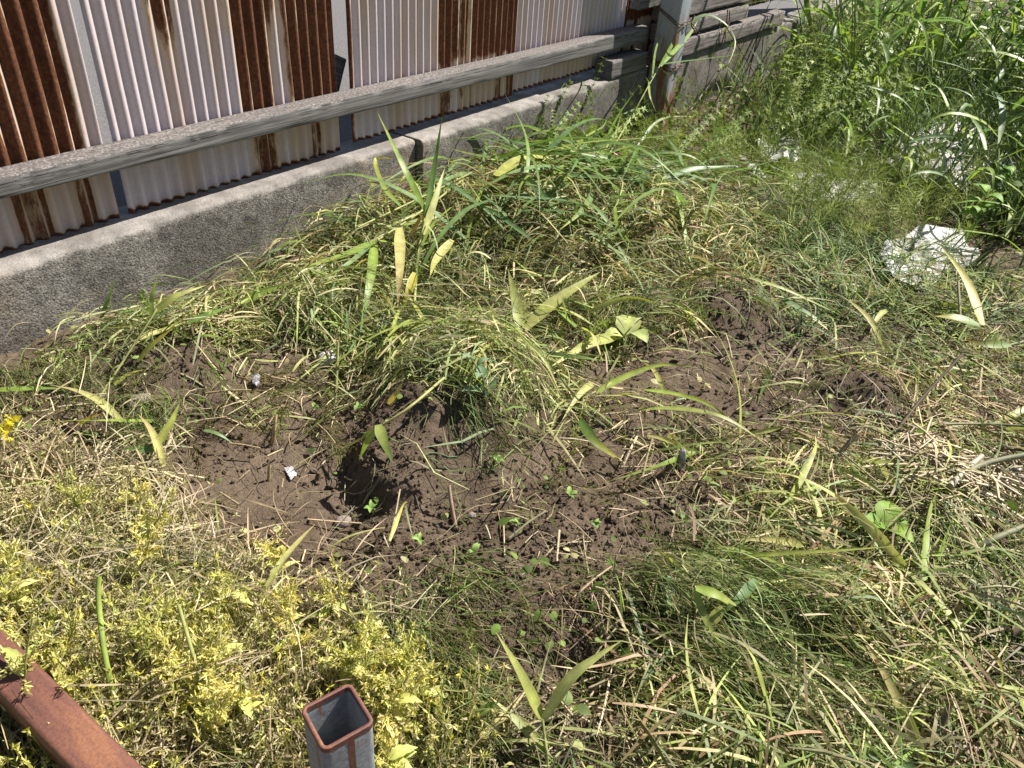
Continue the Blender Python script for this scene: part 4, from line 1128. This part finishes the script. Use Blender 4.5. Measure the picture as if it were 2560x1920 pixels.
# loose leaves of the same look, thrown about: a dozen shapes, copied
def shape(seed, L, w_, c0, c1):
    r = np.random.default_rng(seed)
    b = r.normal(0, .25); up = r.uniform(.02, .16); dn = r.uniform(-.1, .1)
    P = [(0, 0, 0), (L * .33, b * L * .2, up * L), (L * .66, b * L * .5, up * L * 1.0), (L, b * L, dn * L)]
    V, F, C, U = leaf_geo(P, w_, c0, c1, (0, 0, 1), r.normal(0, .3), r.uniform(.1, .4), r.normal(0, .6), 14, r.uniform(.35, .7), r.uniform(0, .04))
    me = mesh_np("reed_leaf", V, F, C, U); me.materials.append(M["leaf"])
    return me
def throw(n, label, group, weight, shapes, seed, lift=(0.01, 0.06), az=None, pitch=.12):
    x, y, r = scatter(n, weight, seed)
    for i in range(n):
        o = obj("reed_leaf", shapes[i % len(shapes)])
        a = r.uniform(0, 2 * math.pi) if az is None else az + r.normal(0, .6)
        o.location = (x[i], y[i], Ts(x[i], y[i]) + r.uniform(*lift))
        tip = x[i] + .2 * math.cos(a), y[i] + .2 * math.sin(a)
        if tip[1] > 1.53: a = -a
        sl_ = math.atan2(Ts(x[i] + .12 * math.cos(a), y[i] + .12 * math.sin(a)) - Ts(x[i], y[i]), .12)
        o.rotation_euler = (r.normal(0, .35), -sl_ + r.normal(0, pitch), a)
        k = r.uniform(.75, 1.25); o.scale = (k, k, k)
        tag(o, label, "leaf", group)
BGS = [shape(s_, L, w_, c0, c1) for s_, (L, w_, c0, c1) in enumerate([(.34, .016, C_BG, C_GR), (.42, .018, C_BG, C_LIME), (.30, .022, C_BG, C_BG), (.38, .014, C_LIME, C_BG), (.26, .018, C_BG, C_YG), (.45, .013, C_GR, C_BG)])]
PLS = [shape(20 + s_, L, w_, c0, c1) for s_, (L, w_, c0, c1) in enumerate([(.22, .014, C_YG, C_PALE), (.16, .016, C_PALE, C_TAN), (.20, .012, C_LIME, C_YG), (.14, .012, C_PALE, C_YEL), (.24, .010, C_YG, C_YG), (.12, .014, C_BG, C_LIME)])]
throw(150, "long blue green cut reed leaf strewn over the heap in front of the wall", "leaves on the heap by the wall", zone([blob(1380, 500, 0.28, 0.20), blob(1560, 480, .2, .2, .8), blob(1300, 620, .25, .12, .6)], 0), BGS, 61, (.05, .12))
throw(70, "pale yellow green cut reed leaf lying on the trampled grass at right", "leaves on the trampled grass", zone([blob(2250, 1000, .35, .3), blob(2250, 1600, .3, .3), blob(1950, 760, .25, .2), blob(2000, 1300, .2, .15, .6)], 0, .8), PLS, 62, (.01, .04))
throw(46, "short pale reed leaf lying on the green mound and around it", "leaves on the green mound", zone([blob(1250, 900, .28, .2), blob(1000, 640, .3, .2, .8), blob(1500, 1050, .2, .1, .7)], 0, .7), PLS, 63, (.02, .06))
throw(16, "small yellowed leaf blade fallen at the edge of the yellow weeds", "leaves by the yellow weeds", zone([blob(300, 1250, .25, .3), blob(800, 1600, .2, .15)], 0, .6), PLS[1:4], 64, (.02, .06))

# standing reeds behind the torn plastic
def reed_protos():
    out = []
    for s_ in range(6):
        r = np.random.default_rng(200 + s_)
        Hh = r.uniform(.55, .95); ln = r.normal(0, .12, 2)
        spine = [(0, 0, -.02), (ln[0] * .3, ln[1] * .3, Hh * .4), (ln[0], ln[1], Hh)]
        S = catmull(spine, 20)
        st = tube_geo(spine, .0042, .002, (.17, .20, .07), 6, 10)
        sm = mesh_np("stem", st[0], st[1], st[2]); sm.materials.append(M["straw"])
        lv = []
        nl = 7
        for q in range(nl):
            t = .25 + .75 * q / (nl - 1)
            p = S[int(t * 19)]
            a = q * 2.6 + r.normal(0, .5); L = r.uniform(.30, .52)
            up = r.uniform(.35, .95) if q < nl - 1 else 1.2
            d = np.array([math.cos(a), math.sin(a), 0])
            pts = [p, p + d * L * .3 + np.array([0, 0, up * L * .32]), p + d * L * .68 + np.array([0, 0, up * L * .42]), p + d * L * r.uniform(.85, 1.05) + np.array([0, 0, up * L * r.uniform(-.05, .55)])]
            c0 = [C_GR, C_BG, C_LIME][int(r.integers(0, 3))]
            V, F, C, U = leaf_geo(pts, r.uniform(.020, .032), c0, tuple(np.array(c0) * 1.15), (-d[0] * .8, -d[1] * .8, 1), r.normal(0, .2), .22, r.normal(0, .5), 12, .5)
            me = mesh_np("leaf", V, F, C, U); me.materials.append(M["leaf"]); lv.append(me)
        out.append((sm, lv))
    return out
RP = reed_protos()
def stand(x, y, i, label, group, rz, lean, k):
    root = empty("reed_plant", (x, y, Ts(x, y)))
    tag(root, label, "reed", group)
    sm, lv = RP[i % len(RP)]
    obj("stem", sm, None, root)
    for me in lv: obj("leaf", me, None, root)
    root.rotation_euler = (lean[0], lean[1], rz); root.scale = (k, k, k)
r_ = np.random.default_rng(77)
n_ = 0
for i in range(4000):
    px = r_.uniform(2020, 2900); py = r_.uniform(-60, 560)
    if py > 330 + (px - 2050) * .35: continue
    p = at_z(px, py, -.08)
    if p[1] > 1.45 or p[0] > 7.5 or p[0] < 2.4: continue
    d2 = math.hypot(p[0], p[1])
    if r_.random() > min(1, (2.6 / d2) ** .3): continue
    if 2190 < px < 2560 and 300 < py < 480: continue
    stand(p[0], p[1], i, "tall green reed standing in the dense stand beyond the torn plastic", "standing reeds", r_.uniform(0, 6.28), (r_.normal(0, .16), r_.normal(.12, .16)), r_.uniform(.75, 1.3))
    n_ += 1
    if n_ >= 120: break
for px, py, rz, k in [(2060, 480, 1.0, .55), (2320, 590, 2.4, .62), (2215, 520, 4.0, .55), (2480, 640, .4, .7), (2420, 560, 5.0, .85), (2130, 420, 3.0, .7), (2300, 470, 1.4, .8), (2500, 540, 3.3, .9), (2370, 480, .2, .85), (2200, 430, 5.5, .75), (2540, 690, 2.2, .7)]:
    p = at(px, py, 0)
    stand(p[0], p[1], int(px), "single young reed growing up beside the torn white plastic", "young reeds by the plastic", rz, (r_.normal(0, .1), r_.normal(.05, .1)), k)

# ------------------------------------------------------------------ broad leaved weeds
def broad_geo(p, d, nn, L, w_, c, lobes=0.0, n=9):
    ts = np.linspace(0, 1, n)
    prof = np.sin(np.pi * np.power(ts, .75)) ** .8 * (1 + lobes * np.sin(ts * 26)) * w_ / 2
    prof[0] = w_ * .04; prof[-1] = w_ * .02
    s = np.cross(d, nn); s /= np.linalg.norm(s)
    P = p[None] + d[None] * (L * ts)[:, None] + nn[None] * (L * .16 * np.sin(np.pi * ts))[:, None]
    Lf = P - s * prof[:, None] + nn * (prof * .3)[:, None]; Rt = P + s * prof[:, None] + nn * (prof * .3)[:, None]
    V = np.stack([Lf, P, Rt], 1).reshape(-1, 3); b = np.arange(n - 1) * 3
    F = np.concatenate([np.stack([b, b + 1, b + 4, b + 3], -1), np.stack([b + 1, b + 2, b + 5, b + 4], -1)])
    C = np.repeat(np.array([c, shade(c, 1.3), c])[None], n, 0).reshape(-1, 3)
    U = np.stack([np.tile([0, .5, 1], n), np.repeat(ts, 3)], 1)
    return V, F, C, U

def weed(name, label, cat, base, stemtop, leaves, c, sc=C_STEM, r=.0018, group=None):
    """leaves: list of (t along stem, azimuth deg, rise, length, width, colour or None, lobes)"""
    root = empty(name, base); tag(root, label, cat, group)
    top = np.array(stemtop) - np.array(base)
    mid = top * .5 + np.array([.006, -.004, .004])
    sp = [np.zeros(3), mid, top]
    V, F, C = tube_geo(sp, r, r * .7, sc, 5, 10); obj("stem", mesh_np("stem", V, F, C), M["straw"], root)
    S = catmull(sp, 21)
    for (t, az, rise, L, w_, cc, lob) in leaves:
        a = math.radians(az); d = norm(np.array([math.cos(a), math.sin(a), rise]))
        nn = norm(np.cross(np.cross(d, [0, 0, 1.0]), d) if False else np.array([-d[0] * rise, -d[1] * rise, 1.0]))
        V, F, C, U = broad_geo(S[int(t * 20)], d, nn, L, w_, cc or c, lob)
        obj("leaf", mesh_np("leaf", V, F, C, U), M["plant"], root)
    return root

b = at(1212, 992, .015); t = at(1180, 900, .085)
weed("sow_thistle", "small blue green leafy weed on top of the soil mound", "weed", b, t,
     [(.02, 20, .35, .060, .030, None, .05), (.05, 150, .4, .05, .026, None, .05), (.45, 60, .5, .03, .02, None, .1), (.55, 200, .4, .034, .02, None, .1), (.8, 330, .5, .028, .015, None, .1), (.95, 120, .6, .026, .012, None, .1), (1, 230, .7, .024, .012, None, 0)],
     (.16, .24, .13), (.2, .27, .13), .002)
b = at(1545, 848, .04)
weed("wilted_plant", "wilted pale broad leaf lying crumpled on the cuttings", "leaf", b, at(1585, 830, .06),
     [(.3, 20, .15, .075, .060, None, .12), (.8, 250, .0, .05, .045, None, .15), (.2, 140, .1, .05, .04, None, .1)], (.36, .40, .14), C_PALE, .0022)
b = at(2205, 1345, .01)
weed("dock_plant", "bright green broad leaved weed on the straw littered grass", "weed", b, at(2205, 1315, .03),
     [(.8, 10, .2, .06, .045, None, .03), (.7, 140, .25, .055, .04, None, .03), (.6, 250, .2, .05, .035, None, .03), (.5, 320, .3, .04, .03, None, .0)], (.17, .28, .05))
for k, (px, py) in enumerate([(1180, 1390), (1490, 1330), (1045, 1370), (2130, 1440), (930, 1290), (1240, 1160), (1300, 1330), (2140, 1190), (790, 1025), (900, 1030), (1420, 1250)]):
    b = at(px, py, .002); r = np.random.default_rng(k)
    weed("seedling", "tiny round leaved green seedling on bare or trampled soil", "seedling", b, b + np.array([r.normal(0, .004), r.normal(0, .004), r.uniform(.01, .02)]),
         [(1, r.uniform(0, 360) + q * 90, r.uniform(.1, .5), r.uniform(.008, .018), r.uniform(.005, .010), None, .05) for q in range(5)], (.22, .33, .09), C_LIME, .0009, "seedlings on the soil")
# vine with rounded leaves at the right
for k, (px, py) in enumerate([(2440, 560), (2490, 520), (2530, 580), (2470, 470), (2400, 640)]):
    b = at(px, py, 0); r = np.random.default_rng(40 + k)
    weed("leafy_vine", "climbing weed with rounded bright leaves right of the torn sack", "weed", b, b + np.array([r.normal(0, .05), r.normal(0, .05), r.uniform(.15, .28)]),
         [(r.uniform(.2, 1), r.uniform(0, 360), r.uniform(-.1, .4), r.uniform(.035, .06), r.uniform(.03, .05), None, .02) for q in range(11)], (.16, .27, .05), C_LIME, .0018, "rounded leaf vines")

# yellow weeds
def yellow_weed(px, py, h, k):
    r = np.random.default_rng(300 + k)
    b = at(px, py, 0)
    top = np.array([r.normal(0, .03), r.normal(0, .03), h])
    root = empty("yellow_weed", b)
    tag(root, "lemon yellow branching weed with toothed leaves between tube stub and rusty tube", "weed", "yellow branching weeds")
    sp = [np.zeros(3), top * .5 + r.normal(0, .012, 3) * np.array([1, 1, .2]), top]
    V, F, C = tube_geo(sp, .0019, .0009, (.40, .40, .10), 5, 10); obj("stem", mesh_np("stem", V, F, C), M["straw"], root)
    S = catmull(sp, 21)
    for q in range(5):
        a = r.uniform(0, 6.28); d = norm(np.array([math.cos(a), math.sin(a), r.uniform(-.1, .4)]))
        V, F, C, U = broad_geo(S[int(r.uniform(.1, .75) * 20)], d, norm(np.array([-d[0] * .3, -d[1] * .3, 1])), r.uniform(.022, .045), r.uniform(.008, .016), [(.54, .52, .13), (.48, .50, .15), (.58, .52, .20), (.42, .45, .13)][int(r.integers(0, 4))], .22)
        obj("leaf", mesh_np("leaf", V, F, C, U), M["plant"], root)
    out = []
    # flower sprays: short branches with many small florets
    nb = 9
    for q in range(nb):
        s0 = S[int((.5 + .5 * q / nb) * 20)]
        a = r.uniform(0, 6.28); L = r.uniform(.012, .04)
        e = s0 + np.array([math.cos(a) * L, math.sin(a) * L, L * .8])
        m_ = 34
        tt = r.random((m_, 1)) ** .6
        P = s0 * (1 - tt) + e * tt + r.normal(0, .0025, (m_, 3))
        d = norm(r.normal(0, 1, (m_, 3)) + np.array([math.cos(a), math.sin(a), .9]))
        ll = r.uniform(.004, .010, (m_, 1)); sd = norm(np.cross(d, r.normal(0, 1, (m_, 3)))) * .0010
        cc = pick(r, m_, YELL)
        out.append(ribbons(np.stack([P, P + d * ll * .6, P + d * ll], 1), np.stack([sd * .5, sd, sd * .3], 1), cc))
        out.append(ribbons(np.stack([s0, e])[None], np.repeat(norm(np.cross(e - s0, [0, 0, 1.0]))[None, None] * .0005, 2, 1), np.array([(.42, .42, .1)])))
    V, F, C, _ = cat_parts(out); obj("flower_spray", mesh_np("flower_spray", V, F, C), M["plant"], root)
k = 0
for px, py, h in [(60, 1560, .12), (170, 1660, .11), (165, 1755, .18), (240, 1760, .10), (110, 1450, .10), (300, 1500, .10), (380, 1620, .11), (450, 1720, .12), (540, 1800, .11), (620, 1700, .11), (700, 1600, .10), (640, 1880, .12), (500, 1900, .10),
                  (960, 1760, .10), (1020, 1700, .09), (1000, 1860, .12), (1090, 1880, .10), (930, 1640, .08), (860, 1560, .07), (330, 1390, .10), (420, 1830, .11), (250, 1300, .08), (760, 1700, .09), (700, 1500, .06), (1130, 1800, .08),
                  (380, 1290, .07), (560, 1560, .09), (870, 1700, .09), (960, 1900, .10), (20, 1720, .10), (900, 1850, .12), (1050, 1800, .10)]:
    yellow_weed(px, py, h, k); k += 1
for px, py in [(10, 1080), (25, 1060)]:
    b = at(px, py, .06); r = np.random.default_rng(px)
    V, F, C = ribbons(np.stack([np.zeros((40, 3)) + (q := r.normal(0, .006, (40, 3))), q + r.normal(0, .004, (40, 3)) + [0, 0, .004]], 1), np.stack([r.normal(0, .0018, (40, 3))] * 2, 1), pick(r, 40, [(.66, .58, .04), (.70, .62, .06)]))
    root = empty("flower_head", b); tag(root, "small bright yellow flower head at the edge of the straw litter", "flower", "yellow flower heads")
    obj("floret_cluster", mesh_np("floret_cluster", V, F, C), M["plant"], root)
    V, F, C = tube_geo([np.array([.01, 0, -.065]), np.array([.004, 0, -.03]), np.zeros(3)], .001, .0008, C_LIME, 4, 6); obj("stem", mesh_np("stem", V, F, C), M["straw"], root)

# ------------------------------------------------------------------ litter: plastic, stones, chips
import bmesh
def lump(name, label, cat, p, size, mat, seed, sub=3, rough=.25, rot=0.0, freq=2.2):
    bm = bmesh.new(); bmesh.ops.create_icosphere(bm, subdivisions=sub, radius=1.0)
    r = np.random.default_rng(seed); off = r.uniform(0, 50, 3)
    for v in bm.verts:
        c = v.co
        k = 1 + rough * (float(fbm(np.array([c.x * freq + off[0] + c.z]), np.array([c.y * freq + off[1] - c.z * .7]), 3)[0])) * 2
        v.co = Vector((c.x * size[0] * k, c.y * size[1] * k, c.z * size[2] * k))
    for f in bm.faces: f.smooth = sub > 2
    me = bpy.data.meshes.new(name); bm.to_mesh(me); bm.free()
    o = obj(name, me, mat, loc=tuple(p)); o.rotation_euler = (0, 0, rot)
    return tag(o, label, cat)
p = at(818, 897, .012); lump("stone", "rough white stone or mortar lump half buried in the clippings", "stone", p, (.022, .018, .016), M["chalk"], 1, 3, .3)
p = at(856, 1305, .004); lump("stone", "smooth brown pebble on the bare pit floor by the mound", "stone", p, (.016, .012, .010), M["stone"], 2, 3, .12)
p = at(697, 773, .010); lump("stone", "rounded pinkish pebble among clippings below the wall", "stone", p, (.017, .014, .012), M["stone"], 3, 3, .15)
p = at(350, 1000, .006); lump("stone", "angular grey brown clod among dry stems at left", "stone", p, (.022, .016, .012), M["stone"], 4, 3, .35)
p = at(1180, 1290, .002); lump("stone", "small round pebble in the crumbs below the green mound", "stone", p, (.008, .007, .006), M["stone"], 5, 2, .2)
p = at(1705, 1150, .012); o = lump("plastic_shard", "dull clear crumpled plastic shard stuck upright in the soil", "plastic", p, (.018, .006, .024), M["clear"], 6, 3, .4, .5)
p = at(640, 950, .012); lump("bottle_shard", "grey green glass fragment in shade below the clippings", "glass", p, (.020, .008, .007), M["clear"], 7, 2, .3, .8)

# perforated white cap
root = empty("perforated_cap", at(800, 682, .035)); tag(root, "round white plastic cap with small drain holes lying on the clippings", "cap")
bm = bmesh.new()
prof = [(0.0, .010), (.008, .0095), (.0155, .008), (.020, .004), (.0215, -.003), (.0205, -.003), (.019, .002), (.0145, .006), (.0, .008)]
rings = []
for (rr, zz) in prof:
    rings.append([bm.verts.new((rr * math.cos(2 * math.pi * q / 28), rr * math.sin(2 * math.pi * q / 28), zz)) for q in range(28)] if rr > 0 else [bm.verts.new((0, 0, zz))])
for a, b in zip(rings[:-1], rings[1:]):
    for q in range(28):
        q2 = (q + 1) % 28
        if len(a) == 1: bm.faces.new((a[0], b[q], b[q2]))
        elif len(b) == 1: bm.faces.new((a[q], b[0], a[q2]))
        else: bm.faces.new((a[q], b[q], b[q2], a[q2]))
for f in bm.faces: f.smooth = True
bmesh.ops.recalc_face_normals(bm, faces=bm.faces)
me = bpy.data.meshes.new("shell"); bm.to_mesh(me); bm.free(); obj("shell", me, M["plastic"], root)
bm = bmesh.new(); bmesh.ops.create_cone(bm, cap_ends=True, segments=8, radius1=.0009, radius2=.0009, depth=.0014)
hm = bpy.data.meshes.new("hole"); bm.to_mesh(hm); bm.free()
for q in range(11):
    rr = .0125 if q < 8 else .005; a = q * .785 if q < 8 else q * 2.09
    zz = .0087 if q < 8 else .0098
    obj("hole", hm, M["dark"], root, (rr * math.cos(a), rr * math.sin(a), zz))
root.rotation_euler = (.35, -.35, .3)

def crumple(name, label, cat, pts, mat, lift, amp, seed, n=110, freq=5, thick=.0006, parent=None, cut=0.0):
    """a torn, creased sheet inside a polygon given by picture points, lying over the ground"""
    poly = np.array([at(px, py, lift)[:2] for px, py in pts])
    x0, y0 = poly.min(0); x1, y1 = poly.max(0)
    xs = np.linspace(x0, x1, n); ys = np.linspace(y0, y1, n)
    X, Y = np.meshgrid(xs, ys, indexing='ij')
    inside = np.zeros(X.shape, bool); j = len(poly) - 1
    for i in range(len(poly)):
        xi, yi = poly[i]; xj, yj = poly[j]
        inside ^= ((yi > Y) != (yj > Y)) & (X < (xj - xi) * (Y - yi) / (yj - yi + 1e-12) + xi)
        j = i
    hole = fbm(X * 9 + seed, Y * 9, 2) > (.55 if not cut else cut)
    inside &= ~hole
    tri = lambda q: np.abs(np.sin(q * math.pi)) ** .8
    wx = X + .05 * fbm(X * 6 + seed, Y * 6, 2); wy = Y + .05 * fbm(X * 6 - seed, Y * 6 + 3, 2)
    cr = .5 * tri((wx * .8 + wy * .6) * freq + seed) + .35 * tri((wx * .3 - wy * .95) * freq * 1.3) + .25 * np.abs(fbm(X * freq * 3, Y * freq * 3, 2))
    Z = T(X, Y, False) + lift + amp * (.55 - cr) * 1.2 + .0012 * fbm(X * 60, Y * 60 + seed, 2)
    idx = -np.ones(X.shape, int); idx[inside] = np.arange(inside.sum())
    q = inside[:-1, :-1] & inside[1:, :-1] & inside[1:, 1:] & inside[:-1, 1:]
    F = np.stack([idx[:-1, :-1][q], idx[1:, :-1][q], idx[1:, 1:][q], idx[:-1, 1:][q]], -1)
    V = np.stack([X[inside], Y[inside], Z[inside]], -1)
    c = V.mean(0)
    o = obj(name, mesh_np(name, V - c, F), mat, loc=tuple(c))
    md = o.modifiers.new("thickness", 'SOLIDIFY'); md.thickness = thick
    return tag(o, label, cat)
crumple("torn_sack", "torn white printed plastic sack crumpled in the grass below the reeds", "plastic sack", [(2190, 640), (2215, 600), (2290, 570), (2345, 555), (2400, 580), (2450, 640), (2400, 668), (2355, 690), (2330, 720), (2280, 700), (2230, 690)], M["plastic"], .025, .030, 3)
crumple("bleached_sheet", "large sun bleached plastic sheet under the standing reeds", "plastic sheet", [(2200, 400), (2300, 320), (2400, 290), (2480, 330), (2545, 400), (2540, 455), (2440, 470), (2350, 450), (2270, 440)], M["sack"], .05, .05, 9)
crumple("plastic_bag", "white plastic bag scrap half hidden by weeds beside the wall end", "plastic bag", [(1890, 360), (1930, 305), (1985, 315), (2020, 370), (1995, 400), (1920, 398)], M["plastic"], .06, .05, 5)
crumple("bleached_sheet", "greyish plastic sheet showing under the horsetail left of the torn sack", "plastic sheet", [(1950, 440), (2010, 420), (2110, 430), (2200, 450), (2180, 500), (2080, 500), (1990, 480)], M["sack"], .012, .02, 12)
crumple("white_strip", "narrow white strip of plastic slanting out of the weeds by the bag", "plastic strip", [(1838, 382), (1850, 380), (1910, 425), (1925, 440), (1900, 438)], M["plastic"], .035, .01, 8, 30, cut=.9)
crumple("paper_scrap", "small white paper scrap on the bare soil of the pit", "paper", [(708, 1168), (728, 1166), (742, 1172), (742, 1190), (726, 1201), (718, 1185)], M["plastic"], .006, .006, 21, 30, 40, .0003, cut=.9)
crumple("paper_scrap", "tiny pale rectangular scrap on the flat soil right of the mound", "paper", [(1518, 1278), (1532, 1278), (1532, 1300), (1520, 1300)], M["clear"], .004, .002, 22, 10, 20, .0003, cut=.9)
crumple("bark_chip", "broad tan dry leaf sheath lying on soil by the trampled grass", "dry leaf", [(2320, 945), (2345, 925), (2400, 915), (2406, 932), (2395, 950), (2370, 952), (2375, 985), (2350, 975)], M["card"], .012, .012, 23, 24, 20, .0008, cut=.9)
crumple("wood_sliver", "weathered flat wood sliver lying in straw at the left edge", "wood", [(66, 1352), (90, 1305), (140, 1252), (150, 1258), (135, 1290), (100, 1325)], M["card"], .03, .006, 24, 24, 20, .003, cut=.9)
crumple("wood_sliver", "pale thin wood sliver beside the reddish clod above the pit", "wood", [(402, 1128), (412, 1110), (428, 1078), (436, 1075), (430, 1100), (412, 1126)], M["card"], .03, .004, 25, 16, 20, .002, cut=.9)
P = W([(1812, 422, .03), (1845, 420, .03)])
root = empty("tube_cap", P[0]); tag(root, "small white and blue plastic tube cap among the cut weeds", "cap")
V, F, C = tube_geo(P, .009, .009, (1, 1, 1), 12, 6); obj("sleeve", mesh_np("sleeve", V - P[0], F), M["plastic"], root)
V, F, C = tube_geo([P[0] * .45 + P[1] * .55, P[0] * .2 + P[1] * .8], .0096, .0096, (1, 1, 1), 12, 4); obj("band", mesh_np("band", V - P[0], F), M["blue"], root)
